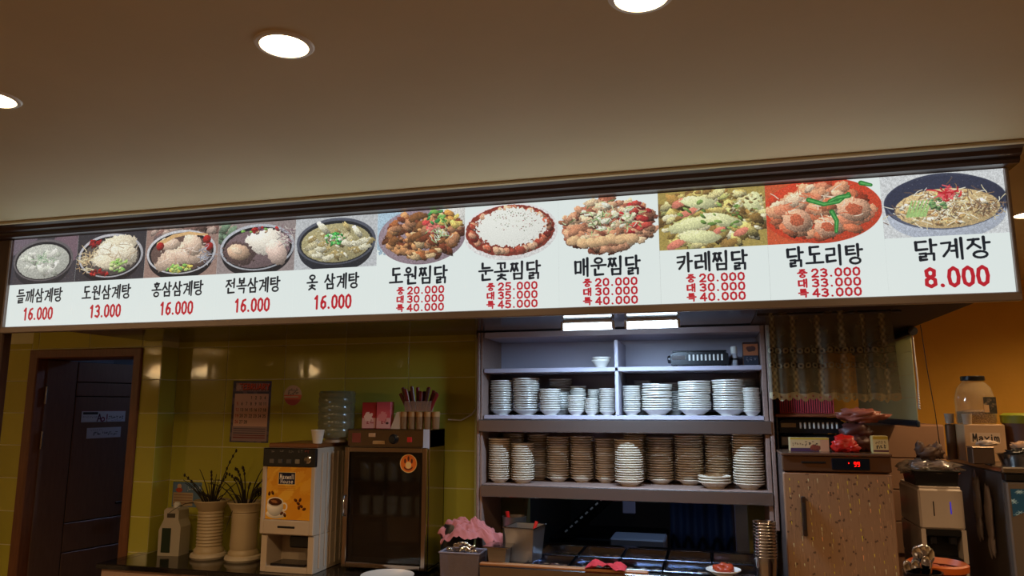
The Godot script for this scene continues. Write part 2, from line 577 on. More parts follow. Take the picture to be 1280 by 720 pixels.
# stroke through points (pixels), wider at its start like a brush
func stroke(im: Image, pts: Array, w0: float, w1: float, c: Color) -> void:
	var total := 0.0
	for i in pts.size() - 1: total += pts[i].distance_to(pts[i + 1])
	var run := 0.0
	for i in pts.size() - 1:
		var a: Vector2 = pts[i]
		var b: Vector2 = pts[i + 1]
		var L := a.distance_to(b)
		var lo := Vector2(minf(a.x, b.x), minf(a.y, b.y)) - Vector2.ONE * (w0 + 2)
		var hi := Vector2(maxf(a.x, b.x), maxf(a.y, b.y)) + Vector2.ONE * (w0 + 2)
		for y in range(maxi(int(lo.y), 0), mini(int(hi.y) + 1, im.get_height())):
			for x in range(maxi(int(lo.x), 0), mini(int(hi.x) + 1, im.get_width())):
				var p := Vector2(x + 0.5, y + 0.5)
				var t := 0.0 if L < 1e-4 else clampf((p - a).dot(b - a) / (L * L), 0.0, 1.0)
				var s := (run + t * L) / maxf(total, 1e-4)
				var r := lerpf(w0, w1, s) * 0.5
				var d := p.distance_to(a + (b - a) * t)
				if d < r + 0.5: dab(im, x, y, c, clampf(r + 0.5 - d, 0.0, 1.0))
		run += L

func arc_pts(cx: float, cy: float, rx: float, ry: float, a0: float, a1: float, n := 10) -> Array:
	var r := []
	for i in n + 1:
		var a := lerpf(a0, a1, float(i) / n)
		r.append(Vector2(cx + rx * cos(a), cy + ry * sin(a)))
	return r

# the strokes of a consonant in the unit square (y down); under = it stands above a flat vowel
func consonant(k: String, under := false) -> Array:
	var V := func(a: Array) -> Array:
		var r := []
		for i in range(0, a.size(), 2): r.append(Vector2(a[i], a[i + 1]))
		return r
	match k:
		"g": return [V.call([0.02, 0.1, 0.95, 0.08, 0.9, 1.0])] if under else [V.call([0.05, 0.1, 0.92, 0.06, 0.75, 0.55, 0.2, 1.0])]
		"n": return [V.call([0.1, 0.0, 0.1, 0.9, 1.0, 0.85])]
		"d": return [V.call([0.05, 0.08, 0.92, 0.04]), V.call([0.1, 0.08, 0.1, 0.92, 1.0, 0.86])]
		"r": return [V.call([0.05, 0.05, 0.92, 0.02, 0.9, 0.48]), V.call([0.9, 0.48, 0.1, 0.52]), V.call([0.1, 0.52, 0.1, 0.98, 1.0, 0.92])]
		"m": return [V.call([0.1, 0.05, 0.12, 0.98]), V.call([0.1, 0.08, 0.9, 0.05, 0.88, 0.95]), V.call([0.12, 0.92, 0.88, 0.92])]
		"b": return [V.call([0.12, 0.0, 0.12, 1.0]), V.call([0.88, 0.0, 0.88, 1.0]), V.call([0.12, 0.48, 0.88, 0.48]), V.call([0.12, 0.95, 0.88, 0.95])]
		"s": return [V.call([0.5, 0.0, 0.4, 0.5, 0.0, 1.0]), V.call([0.45, 0.4, 0.98, 1.0])]
		"o": return [arc_pts(0.5, 0.52, 0.42, 0.46, -PI / 2, PI * 1.5, 14)]
		"j": return [V.call([0.08, 0.1, 0.92, 0.06]), V.call([0.52, 0.08, 0.42, 0.55, 0.0, 1.0]), V.call([0.47, 0.5, 1.0, 0.98])]
		"c": return [V.call([0.42, 0.0, 0.6, 0.08]), V.call([0.08, 0.26, 0.92, 0.22]), V.call([0.52, 0.24, 0.42, 0.6, 0.0, 1.0]), V.call([0.47, 0.58, 1.0, 0.98])]
		"k": return [V.call([0.05, 0.1, 0.92, 0.06, 0.78, 0.55, 0.25, 1.0]), V.call([0.05, 0.5, 0.8, 0.44])]
		"t": return [V.call([0.05, 0.08, 0.92, 0.04]), V.call([0.1, 0.08, 0.1, 0.94, 1.0, 0.88]), V.call([0.1, 0.5, 0.85, 0.46])]
		"p": return [V.call([0.02, 0.08, 0.98, 0.06]), V.call([0.3, 0.08, 0.32, 0.9]), V.call([0.7, 0.08, 0.68, 0.9]), V.call([0.0, 0.95, 1.0, 0.9])]
		"h": return [V.call([0.4, 0.0, 0.6, 0.06]), V.call([0.05, 0.26, 0.95, 0.22]), arc_pts(0.5, 0.68, 0.34, 0.3, -PI / 2, PI * 1.5, 14)]
	return []

const LEAD := ["g", "gg", "n", "d", "dd", "r", "m", "b", "bb", "s", "ss", "o", "j", "jj", "c", "k", "t", "p", "h"]
const TAIL := ["", "g", "gg", "gs", "n", "nj", "nh", "d", "r", "rg", "rm", "rb", "rs", "rt", "rp", "rh", "m", "b", "bs", "s", "ss", "o", "j", "c", "k", "t", "p", "h"]

# one Korean syllable, built from its letters, in the box at p with size s (pixels)
func syllable(im: Image, code: int, p: Vector2, s: Vector2, w: float, c: Color) -> void:
	var n := code - 0xAC00
	var lead: String = LEAD[n / 588]
	var vow := (n % 588) / 28
	var tail: String = TAIL[n % 28]
	var out := []     # [points, is_vertical]
	var fin := tail != ""
	var fit := func(k: String, b: Rect2, under: bool) -> void:
		var parts := k.length()
		for i in parts:
			var q := Rect2(b.position.x + b.size.x * i / parts, b.position.y, b.size.x / parts * (0.9 if parts > 1 else 1.0), b.size.y)
			for line in consonant(k[i], under):
				var r := []
				for v in line: r.append(q.position + v * q.size)
				out.append(r)
	var bar := func(a: Array) -> void:
		var r := []
		for i in range(0, a.size(), 2): r.append(Vector2(a[i], a[i + 1]))
		out.append(r)
	var bot := 0.6 if fin else 1.0
	if vow in [0, 1, 2, 4, 5, 6, 7, 20]:    # a ae ya eo e yeo ye i
		var narrow := vow in [1, 5, 7]
		fit.call(lead, Rect2(0.02, 0.06 if fin else 0.14, 0.46 if narrow else 0.55, 0.46 if fin else 0.7), false)
		match vow:
			0: bar.call([0.74, 0.0, 0.74, bot]); bar.call([0.74, bot * 0.46, 0.98, bot * 0.44])
			2: bar.call([0.74, 0.0, 0.74, bot]); bar.call([0.74, bot * 0.34, 0.98, bot * 0.32]); bar.call([0.74, bot * 0.6, 0.98, bot * 0.58])
			1: bar.call([0.64, 0.06, 0.64, bot * 0.92]); bar.call([0.9, 0.0, 0.9, bot]); bar.call([0.64, bot * 0.46, 0.9, bot * 0.45])
			4: bar.call([0.86, 0.0, 0.86, bot]); bar.call([0.6, bot * 0.48, 0.86, bot * 0.46])
			6: bar.call([0.86, 0.0, 0.86, bot]); bar.call([0.6, bot * 0.34, 0.86, bot * 0.33]); bar.call([0.6, bot * 0.6, 0.86, bot * 0.59])
			5: bar.call([0.7, 0.06, 0.7, bot * 0.92]); bar.call([0.92, 0.0, 0.92, bot]); bar.call([0.46, bot * 0.5, 0.7, bot * 0.48])
			7: bar.call([0.7, 0.06, 0.7, bot * 0.92]); bar.call([0.92, 0.0, 0.92, bot]); bar.call([0.46, bot * 0.36, 0.7, bot * 0.35]); bar.call([0.46, bot * 0.6, 0.7, bot * 0.59])
			20: bar.call([0.84, 0.0, 0.84, bot])
		if fin: fit.call(tail, Rect2(0.2, 0.66, 0.7, 0.33), true)
	elif vow in [8, 12, 13, 17, 18]:        # o yo u yu eu
		fit.call(lead, Rect2(0.2, 0.0, 0.6, 0.3 if fin else 0.44), true)
		match vow:
			8: bar.call([0.5, 0.36 if fin else 0.52, 0.5, 0.5 if fin else 0.84]); bar.call([0.0, 0.52 if fin else 0.86, 1.0, 0.5 if fin else 0.84])
			12: bar.call([0.36, 0.36 if fin else 0.52, 0.36, 0.5 if fin else 0.84]); bar.call([0.64, 0.36 if fin else 0.52, 0.64, 0.5 if fin else 0.84]); bar.call([0.0, 0.52 if fin else 0.86, 1.0, 0.5 if fin else 0.84])
			13: bar.call([0.0, 0.44 if fin else 0.58, 1.0, 0.42 if fin else 0.56]); bar.call([0.5, 0.44 if fin else 0.58, 0.5, 0.62 if fin else 1.0])
			17: bar.call([0.0, 0.44 if fin else 0.58, 1.0, 0.42 if fin else 0.56]); bar.call([0.36, 0.44 if fin else 0.58, 0.36, 0.62 if fin else 1.0]); bar.call([0.64, 0.44 if fin else 0.58, 0.64, 0.62 if fin else 1.0])
			18: bar.call([0.0, 0.48 if fin else 0.76, 1.0, 0.46 if fin else 0.74])
		if fin: fit.call(tail, Rect2(0.2, 0.66, 0.62, 0.33), true)
	else:                                    # wo and its like: flat and upright stroke together
		fit.call(lead, Rect2(0.1, 0.0, 0.42, 0.3 if fin else 0.4), true)
		var y := 0.44 if fin else 0.58
		bar.call([0.0, y, 0.64, y - 0.02])
		bar.call([0.3, y, 0.3, y + 0.17])
		bar.call([0.86, 0.0, 0.86, 0.68 if fin else 1.0])
		bar.call([0.6, y + 0.1, 0.86, y + 0.08])
		if fin: fit.call(tail, Rect2(0.24, 0.74, 0.64, 0.25), true)
	for line in out:
		var r := []
		for v in line: r.append(p + v * s)
		var upright: bool = absf(r[1].y - r[0].y) > absf(r[1].x - r[0].x)
		stroke(im, r, w * (1.18 if upright else 0.82), w * (0.92 if upright else 0.95), c)

const DIGITS := {
	"0": [[0.5, 0.0, 0.16, 0.14, 0.06, 0.5, 0.16, 0.86, 0.5, 1.0, 0.84, 0.86, 0.94, 0.5, 0.84, 0.14, 0.5, 0.0]],
	"1": [[0.22, 0.2, 0.56, 0.0, 0.56, 1.0]],
	"2": [[0.08, 0.24, 0.25, 0.03, 0.65, 0.0, 0.9, 0.22, 0.8, 0.5, 0.08, 1.0, 0.94, 1.0]],
	"3": [[0.1, 0.12, 0.5, 0.0, 0.86, 0.18, 0.8, 0.42, 0.42, 0.48, 0.84, 0.58, 0.92, 0.78, 0.6, 1.0, 0.08, 0.9]],
	"4": [[0.7, 1.0, 0.7, 0.0, 0.04, 0.7, 0.98, 0.7]],
	"5": [[0.88, 0.0, 0.2, 0.0, 0.14, 0.45, 0.55, 0.36, 0.92, 0.6, 0.82, 0.92, 0.45, 1.0, 0.08, 0.9]],
	"6": [[0.85, 0.04, 0.4, 0.12, 0.1, 0.55, 0.14, 0.85, 0.5, 1.0, 0.88, 0.84, 0.86, 0.55, 0.5, 0.44, 0.14, 0.62]],
	"7": [[0.06, 0.0, 0.94, 0.0, 0.4, 1.0]],
	"8": [[0.5, 0.0, 0.14, 0.12, 0.18, 0.38, 0.5, 0.48, 0.88, 0.62, 0.9, 0.88, 0.5, 1.0, 0.1, 0.88, 0.12, 0.62, 0.5, 0.48, 0.82, 0.38, 0.86, 0.12, 0.5, 0.0]],
	"9": [[0.86, 0.4, 0.5, 0.54, 0.14, 0.4, 0.14, 0.14, 0.5, 0.0, 0.88, 0.14, 0.86, 0.55, 0.6, 0.9, 0.15, 0.98]],
	".": [[0.44, 0.95, 0.5, 0.97]],
	"!": [[0.5, 0.0, 0.5, 0.7], [0.5, 0.95, 0.5, 0.97]],
	"A": [[0.0, 1.0, 0.5, 0.0, 1.0, 1.0], [0.2, 0.65, 0.8, 0.65]], "B": [[0.1, 1.0, 0.1, 0.0, 0.75, 0.05, 0.8, 0.4, 0.1, 0.48, 0.85, 0.55, 0.9, 0.92, 0.1, 1.0]],
	"E": [[0.95, 0.0, 0.1, 0.0, 0.1, 1.0, 0.95, 1.0], [0.1, 0.5, 0.8, 0.5]], "F": [[0.95, 0.0, 0.1, 0.0, 0.1, 1.0], [0.1, 0.5, 0.8, 0.5]],
	"H": [[0.1, 0.0, 0.1, 1.0], [0.9, 0.0, 0.9, 1.0], [0.1, 0.5, 0.9, 0.5]], "M": [[0.05, 1.0, 0.15, 0.0, 0.5, 0.75, 0.85, 0.0, 0.95, 1.0]],
	"R": [[0.1, 1.0, 0.1, 0.0, 0.8, 0.05, 0.85, 0.42, 0.1, 0.5, 0.95, 1.0]], "U": [[0.08, 0.0, 0.1, 0.85, 0.5, 1.0, 0.9, 0.85, 0.92, 0.0]], "Y": [[0.0, 0.0, 0.5, 0.5, 1.0, 0.0], [0.5, 0.5, 0.5, 1.0]],
	"a": [[0.15, 0.45, 0.6, 0.38, 0.8, 0.5, 0.8, 1.0], [0.8, 0.65, 0.3, 0.65, 0.1, 0.85, 0.4, 1.0, 0.8, 0.85]], "x": [[0.05, 0.4, 0.95, 1.0], [0.95, 0.4, 0.05, 1.0]], "w": [[0.0, 0.4, 0.25, 1.0, 0.5, 0.5, 0.75, 1.0, 1.0, 0.4]],
	"e": [[0.1, 0.7, 0.88, 0.68, 0.75, 0.42, 0.4, 0.4, 0.1, 0.7, 0.35, 1.0, 0.88, 0.92]], "l": [[0.5, 0.0, 0.5, 1.0]], "o": [[0.5, 0.4, 0.1, 0.6, 0.15, 0.9, 0.5, 1.0, 0.88, 0.88, 0.9, 0.55, 0.5, 0.4]],
	"u": [[0.1, 0.4, 0.12, 0.9, 0.5, 1.0, 0.85, 0.85], [0.88, 0.4, 0.88, 1.0]], "s": [[0.85, 0.45, 0.4, 0.4, 0.15, 0.55, 0.8, 0.78, 0.8, 0.95, 0.15, 0.98]], "i": [[0.5, 0.4, 0.5, 1.0], [0.5, 0.15, 0.5, 0.18]], "m": [[0.05, 1.0, 0.05, 0.4], [0.05, 0.55, 0.3, 0.4, 0.5, 0.55, 0.5, 1.0], [0.5, 0.55, 0.75, 0.4, 0.95, 0.55, 0.95, 1.0]],
}

# a line of writing: Korean, digits or Latin letters; em is the advance of a Korean syllable in pixels
func write_line(im: Image, text: String, cx: float, cy: float, em: float, high: float, w: float, c: Color, narrow := 0.6) -> void:
	var adv := []
	var total := 0.0
	for ch in text:
		var code := ch.unicode_at(0)
		var a := em if code >= 0xAC00 else (em * 0.5 if ch == " " else (em * narrow * 0.62 if ch in [".", "!", "l", "i"] else em * narrow))
		adv.append(a)
		total += a
	var x := cx - total / 2.0
	for i in text.length():
		var code := text.unicode_at(i)
		var ch := text[i]
		if code >= 0xAC00:
			syllable(im, code, Vector2(x + em * 0.07, cy - high / 2), Vector2(em * 0.86, high), w, c)
		elif DIGITS.has(ch):
			for line in DIGITS[ch]:
				var r := []
				for k in range(0, line.size(), 2):
					r.append(Vector2(x + adv[i] * (0.12 + 0.76 * line[k]), cy - high / 2 + high * line[k + 1]))
				stroke(im, r, w, w, c)
		x += adv[i]

# writing too small to be read in the photograph: n marks of a few strokes
func scribble(im: Image, cx: float, cy: float, n: int, em: float, high: float, w: float, c: Color) -> void:
	var r := RandomNumberGenerator.new()
	r.seed = int(cx * 13 + cy * 7 + n)
	for i in n:
		var x := cx + (i - (n - 1) / 2.0) * em
		for k in 4:
			var p := Vector2(x + r.randf_range(-0.36, 0.2) * em, cy + r.randf_range(-0.5, 0.5) * high)
			stroke(im, [p, p + (Vector2(em * 0.4, 0) if k % 2 else Vector2(0, high * 0.4))], w, w, c)
# ------------------------------------------------------------------ the printed menu pictures
const PW := 392
const PH := 432

func scatter(im: Image, n: int, cx: float, cy: float, rx: float, ry: float, r0: float, r1: float, cols: Array, flat := 0.7, edge := 0.35, form := 0.5, speck := 0.35, clip := Rect2i()) -> void:
	for i in n:
		var a := rng.randf() * TAU
		var d := sqrt(rng.randf())
		var r := rng.randf_range(r0, r1)
		var c: Color = cols[rng.randi() % cols.size()]
		ell(im, cx + cos(a) * d * rx, cy + sin(a) * d * ry, r * rng.randf_range(1.0, 1.6), r * flat, rng.randf_range(-0.9, 0.9), c, edge, form, speck, clip)

func threads(im: Image, n: int, cx: float, cy: float, rx: float, ry: float, length: float, w: float, cols: Array) -> void:
	for i in n:
		var p := Vector2(cx + rng.randfn() * rx * 0.5, cy + rng.randfn() * ry * 0.5)
		var a := rng.randf() * TAU
		var q := p + Vector2(cos(a), sin(a) * 0.7) * length * rng.randf_range(0.5, 1.0)
		stroke(im, [p, (p + q) / 2 + Vector2(rng.randf_range(-4, 4), rng.randf_range(-4, 4)), q], w, w * 0.7, cols[rng.randi() % cols.size()])

func bowl(im: Image, cx: float, cy: float, rx: float, ry: float, deep: float, outer: Color, rim: Color, broth: Color) -> void:
	ell(im, cx, cy + deep, rx * 0.94, ry, 0, outer, 0.0, 0.2, 0.2)
	ell(im, cx, cy + deep * 0.5, rx * 0.98, ry, 0, outer, 0.0, 0.2, 0.2)
	ell(im, cx, cy, rx, ry, 0, rim, 0.0, 0.1, 0.1)
	ell(im, cx, cy + 3, rx * 0.93, ry * 0.91, 0, outer.darkened(0.3), 0.0)
	ell(im, cx, cy + 7, rx * 0.88, ry * 0.83, 0, broth, 0.02, 0.15, 0.25)

func menu_image(i: int) -> Image:
	rng.seed = 100 + i
	pn.seed = 40 + i
	var white := Color(0.93, 0.97, 0.96)
	var im := canvas(PW, PH, white)
	var pic := Rect2i(0, 0, PW, 226)
	var cream := Color(0.93, 0.87, 0.75)
	var red := Color(0.62, 0.1, 0.1)
	var green := Color(0.45, 0.68, 0.3)
	match i:
		0:
			im.fill_rect(pic, Color(0.2, 0.19, 0.22))
			ell(im, 40, 20, 120, 60, 0.2, Color(0.4, 0.35, 0.4), 0.3, 0, 0.3)
			ell(im, 330, 40, 90, 90, 0.2, Color(0.42, 0.33, 0.38), 0.3, 0, 0.3)
			bowl(im, 190, 110, 182, 104, 30, Color(0.13, 0.13, 0.16), Color(0.36, 0.34, 0.36), Color(0.75, 0.76, 0.72))
			scatter(im, 26, 190, 120, 125, 60, 14, 30, [Color(0.82, 0.83, 0.78), Color(0.74, 0.76, 0.7), Color(0.88, 0.88, 0.84)], 0.5, 0.4, 0.25, 0.2)
			threads(im, 70, 185, 105, 55, 28, 26, 3.0, [Color(0.5, 0.66, 0.48), Color(0.62, 0.76, 0.58), Color(0.3, 0.45, 0.33), Color(0.85, 0.88, 0.8)])
		1:
			im.fill_rect(pic, Color(0.16, 0.15, 0.18))
			bowl(im, 195, 108, 186, 106, 26, Color(0.07, 0.07, 0.1), Color(0.72, 0.72, 0.75), Color(0.3, 0.27, 0.26))
			for e in [[230, 60, 110, 48, -0.1], [140, 100, 70, 34, -0.8], [250, 110, 96, 46, 0.3], [180, 140, 84, 36, 0.2], [290, 95, 60, 40, 0.5]]:
				ell(im, e[0], e[1], e[2], e[3], e[4], cream.lerp(Color.WHITE, rng.randf() * 0.3), 0.25, 0.3, 0.25)
			threads(im, 26, 215, 105, 130, 60, 60, 3.0, [Color(0.72, 0.6, 0.46), Color(0.98, 0.95, 0.88), Color(0.6, 0.48, 0.36)])
			scatter(im, 12, 100, 42, 26, 16, 7, 12, [red, Color(0.5, 0.08, 0.1)])
			threads(im, 46, 58, 130, 40, 50, 60, 4.0, [Color(0.86, 0.75, 0.55), Color(0.7, 0.57, 0.4), Color(0.93, 0.87, 0.7)])
			scatter(im, 26, 250, 160, 48, 34, 6, 13, [Color(0.66, 0.82, 0.42), green, Color(0.85, 0.92, 0.6)])
			scatter(im, 18, 140, 190, 52, 14, 6, 12, [red, Color(0.4, 0.08, 0.1), Color(0.72, 0.2, 0.18)])
		2:
			im.fill_rect(pic, Color(0.58, 0.46, 0.42))
			scatter(im, 30, 195, 20, 200, 40, 14, 30, [Color(0.5, 0.36, 0.33), Color(0.7, 0.6, 0.55), Color(0.36, 0.3, 0.3)])
			bowl(im, 195, 112, 188, 104, 28, Color(0.06, 0.06, 0.09), Color(0.8, 0.8, 0.82), Color(0.35, 0.26, 0.24))
			for e in [[165, 130, 118, 50, -0.45], [240, 120, 100, 52, 0.1], [130, 70, 60, 30, 0.1], [255, 80, 60, 46, 0.9]]:
				ell(im, e[0], e[1], e[2], e[3], e[4], Color(0.93, 0.8, 0.7), 0.18, 0.4, 0.2)
			threads(im, 22, 190, 115, 120, 60, 70, 3.0, [Color(0.76, 0.55, 0.45), Color(0.98, 0.9, 0.84), Color(0.66, 0.45, 0.38)])
			stroke(im, [Vector2(70, 70), Vector2(150, 36), Vector2(230, 26), Vector2(330, 40)], 22, 10, Color(0.86, 0.68, 0.45))
			for e in [[80, 80], [345, 95], [330, 60]]: ell(im, e[0], e[1], 22, 20, 0, red, 0.1, 0.6, 0.2)
			scatter(im, 26, 190, 188, 70, 14, 7, 15, [green, Color(0.9, 0.8, 0.35), Color(0.7, 0.8, 0.4)])
			threads(im, 30, 330, 140, 40, 50, 40, 4, [Color(0.7, 0.72, 0.78), Color(0.5, 0.5, 0.56)])
		3:
			im.fill_rect(pic, Color(0.55, 0.5, 0.5))
			scatter(im, 20, 30, 20, 60, 60, 14, 30, [Color(0.4, 0.5, 0.4), Color(0.62, 0.55, 0.5)])
			bowl(im, 200, 112, 190, 106, 28, Color(0.06, 0.06, 0.09), Color(0.7, 0.72, 0.76), Color(0.42, 0.34, 0.36))
			ell(im, 250, 90, 110, 60, 0.1, Color(0.96, 0.93, 0.87), 0.15, 0.3, 0.15)
			ell(im, 300, 140, 66, 46, 0.9, Color(0.92, 0.8, 0.74), 0.15, 0.4, 0.15)
			ell(im, 110, 135, 86, 52, 0.25, Color(0.32, 0.24, 0.24), 0.25, 0.3, 0.6)
			ell(im, 108, 130, 62, 36, 0.25, Color(0.86, 0.7, 0.58), 0.15, 0.5, 0.2)
			ell(im, 100, 124, 30, 16, 0.25, Color(0.93, 0.8, 0.68), 0.15, 0.3, 0.2)
			scatter(im, 16, 210, 36, 90, 12, 7, 14, [green, Color(0.75, 0.62, 0.5), Color(0.45, 0.25, 0.35), red])
			threads(im, 44, 345, 70, 36, 70, 44, 3, [Color(0.85, 0.82, 0.8), Color(0.55, 0.4, 0.45), Color(0.35, 0.3, 0.35)])
		4:
			im.fill_rect(pic, Color(0.74, 0.76, 0.78))
			bowl(im, 196, 108, 190, 104, 34, Color(0.1, 0.12, 0.16), Color(0.28, 0.3, 0.36), Color(0.66, 0.62, 0.44))
			scatter(im, 46, 196, 112, 150, 72, 10, 30, [Color(0.78, 0.74, 0.58), Color(0.68, 0.6, 0.38), Color(0.86, 0.84, 0.72), Color(0.6, 0.52, 0.32)], 0.5, 0.4, 0.35, 0.4)
			scatter(im, 120, 196, 118, 155, 74, 2, 4, [Color(0.93, 0.92, 0.82), Color(0.5, 0.45, 0.3)], 0.8, 0.2, 0.1)
			scatter(im, 46, 190, 96, 48, 26, 5, 10, [Color(0.25, 0.72, 0.3), Color(0.45, 0.82, 0.4), Color(0.9, 0.96, 0.85), Color(0.12, 0.5, 0.2)])
		5:
			ell(im, 60, 70, 120, 110, 0, Color(0.66, 0.78, 0.86), 0.2, 0.1, 0.2)
			ell(im, 200, 110, 196, 120, 0, Color(0.58, 0.5, 0.55), 0.0, 0.1, 0.2)
			ell(im, 360, 40, 70, 60, 0.6, Color(0.86, 0.86, 0.84), 0.2, 0.2, 0.2)
			scatter(im, 60, 205, 108, 172, 96, 10, 26, [Color(0.3, 0.13, 0.09), Color(0.36, 0.18, 0.1)])
			scatter(im, 110, 205, 105, 168, 92, 10, 27, [Color(0.62, 0.34, 0.18), Color(0.76, 0.52, 0.32), Color(0.45, 0.2, 0.12), Color(0.84, 0.7, 0.5), Color(0.5, 0.3, 0.16), Color(0.66, 0.44, 0.3)])
			scatter(im, 12, 250, 70, 40, 24, 10, 20, [Color(0.86, 0.25, 0.25), Color(0.9, 0.45, 0.4)])
			scatter(im, 8, 330, 60, 40, 40, 12, 24, [Color(0.93, 0.8, 0.4), Color(0.8, 0.55, 0.25)])
			scatter(im, 10, 275, 36, 50, 30, 8, 14, [green, Color(0.2, 0.55, 0.25)])
			threads(im, 24, 270, 110, 50, 30, 40, 4, [Color(0.85, 0.9, 0.8), Color(0.6, 0.75, 0.5)])
		6:
			ell(im, 190, 112, 200, 120, 0, Color(0.93, 0.93, 0.93), 0.0, 0.06)
			ell(im, 190, 108, 188, 106, 0, Color(0.5, 0.16, 0.12), 0.03, 0.1, 0.3)
			for k in 70:
				var a := rng.randf() * TAU
				ell(im, 190 + cos(a) * 160, 108 + sin(a) * 86, rng.randf_range(12, 24), rng.randf_range(9, 17), rng.randf(), [Color(0.72, 0.34, 0.24), Color(0.82, 0.55, 0.42), Color(0.45, 0.12, 0.1), Color(0.86, 0.66, 0.52), Color(0.6, 0.22, 0.16)][rng.randi() % 5], 0.3, 0.5, 0.4)
			ell(im, 195, 96, 146, 80, 0, Color(0.95, 0.96, 0.93), 0.22, 0.04, 0.05)
			scatter(im, 130, 220, 70, 100, 46, 1.5, 3.2, [Color(0.35, 0.38, 0.3), Color(0.55, 0.3, 0.3), Color(0.7, 0.72, 0.62)], 0.8, 0.2, 0.1)
		7:
			scatter(im, 70, 195, 112, 186, 104, 12, 28, [Color(0.5, 0.25, 0.18), Color(0.6, 0.36, 0.26)])
			scatter(im, 150, 195, 110, 182, 100, 11, 28, [Color(0.76, 0.5, 0.36), Color(0.86, 0.66, 0.5), Color(0.6, 0.33, 0.24), Color(0.9, 0.76, 0.6), Color(0.8, 0.56, 0.42)])
			scatter(im, 26, 300, 100, 70, 70, 9, 18, [Color(0.62, 0.13, 0.14), Color(0.76, 0.26, 0.22), Color(0.45, 0.08, 0.1)])
			scatter(im, 18, 190, 80, 120, 50, 9, 20, [Color(0.94, 0.92, 0.82), Color(0.9, 0.86, 0.7)])
			threads(im, 80, 200, 100, 150, 80, 34, 3.5, [Color(0.66, 0.8, 0.5), Color(0.82, 0.9, 0.7), Color(0.9, 0.93, 0.85), Color(0.36, 0.5, 0.28)])
			for k in 7: ell(im, 60 + k * 38, 176 + rng.randf_range(-10, 8), 30, 20, rng.randf_range(-0.4, 0.4), Color(0.88, 0.7, 0.5), 0.15, 0.4, 0.2)
		8:
			im.fill_rect(pic, Color(0.64, 0.55, 0.26))
			scatter(im, 80, 195, 112, 200, 115, 14, 34, [Color(0.5, 0.4, 0.18), Color(0.42, 0.3, 0.14)], 0.6, 0.4, 0.4, 0.4, pic)
			scatter(im, 110, 195, 112, 200, 115, 12, 34, [Color(0.88, 0.83, 0.56), Color(0.8, 0.72, 0.4), Color(0.92, 0.88, 0.7), Color(0.66, 0.56, 0.28), Color(0.78, 0.78, 0.44), Color(0.56, 0.42, 0.2)], 0.6, 0.35, 0.5, 0.3, pic)
			for e in [[80, 44, 34, 16], [110, 84, 40, 14], [60, 205, 40, 16], [300, 170, 30, 14], [220, 160, 26, 12]]: ell(im, e[0], e[1], e[2], e[3], -0.4, Color(0.9, 0.5, 0.4), 0.2, 0.3, 0.2, pic)
			for e in [[150, 46, 70, 24, 0.2], [120, 130, 90, 26, -0.2], [230, 120, 80, 24, 0.25], [150, 180, 80, 26, 0.1], [350, 60, 34, 40, 0.0]]: ell(im, e[0], e[1], e[2], e[3], e[4], Color(0.9, 0.91, 0.66), 0.2, 0.3, 0.15, pic)
			scatter(im, 22, 230, 100, 150, 70, 7, 14, [Color(0.35, 0.5, 0.2), Color(0.5, 0.62, 0.3)], 0.6, 0.3, 0.4, 0.3, pic)
			scatter(im, 50, 300, 60, 90, 50, 4, 8, [Color(0.55, 0.45, 0.25), Color(0.8, 0.74, 0.5), Color(0.36, 0.28, 0.14)], 0.7, 0.3, 0.3, 0.3, pic)
		9:
			im.fill_rect(Rect2i(0, 0, 200, 226), Color(0.8, 0.3, 0.16))
			ell(im, 190, 108, 205, 122, 0, Color(0.82, 0.22, 0.12), 0.0, 0.1, 0.2)
			scatter(im, 40, 190, 112, 176, 98, 14, 30, [Color(0.6, 0.18, 0.1), Color(0.7, 0.28, 0.16)], 0.75, 0.3, 0.4, 0.3, pic)
			scatter(im, 80, 190, 110, 170, 92, 15, 36, [Color(0.86, 0.58, 0.42), Color(0.9, 0.7, 0.55), Color(0.78, 0.4, 0.26), Color(0.93, 0.78, 0.64), Color(0.84, 0.5, 0.36)], 0.75, 0.3, 0.5, 0.3, pic)
			for e in [[105, 140, 52, 44], [300, 110, 60, 44], [210, 170, 50, 36]]:
				ell(im, e[0], e[1], e[2], e[3], 0.3, Color(0.9, 0.66, 0.52), 0.15, 0.5, 0.3)
				ell(im, e[0], e[1], e[2] * 0.5, e[3] * 0.5, 0.3, Color(0.74, 0.34, 0.22), 0.3, 0.2, 0.4)
			threads(im, 30, 190, 90, 160, 80, 50, 4, [Color(0.93, 0.85, 0.75), Color(0.86, 0.4, 0.25)])
			for L in [[Vector2(150, 66), Vector2(200, 86), Vector2(250, 80), Vector2(286, 52)], [Vector2(226, 116), Vector2(240, 150), Vector2(236, 190)], [Vector2(286, 60), Vector2(250, 64), Vector2(220, 76)], [Vector2(330, 16), Vector2(362, 26)]]:
				stroke(im, L, 18, 12, Color(0.1, 0.45, 0.16))
				stroke(im, L, 7, 4, Color(0.3, 0.66, 0.3))
		10:
			im.fill_rect(pic, Color(0.83, 0.85, 0.86))
			ell(im, 200, 122, 192, 122, 0, Color(0.2, 0.22, 0.3), 0.0, 0.1, 0.1)
			ell(im, 200, 150, 186, 92, 0, Color(0.72, 0.76, 0.83), 0.0, 0.1, 0.1)
			im.fill_rect(Rect2i(0, 226, PW, 50), white)
			ell(im, 200, 104, 195, 100, 0, Color(0.17, 0.19, 0.28), 0.0, 0.1, 0.15)
			ell(im, 200, 110, 186, 94, 0, Color(0.3, 0.33, 0.42), 0.0, 0.0, 0.1)
			ell(im, 200, 98, 188, 88, 0, Color(0.14, 0.16, 0.25), 0.0, 0.1, 0.15)
			ell(im, 205, 128, 166, 72, 0, Color(0.84, 0.72, 0.5), 0.02, 0.15, 0.25)
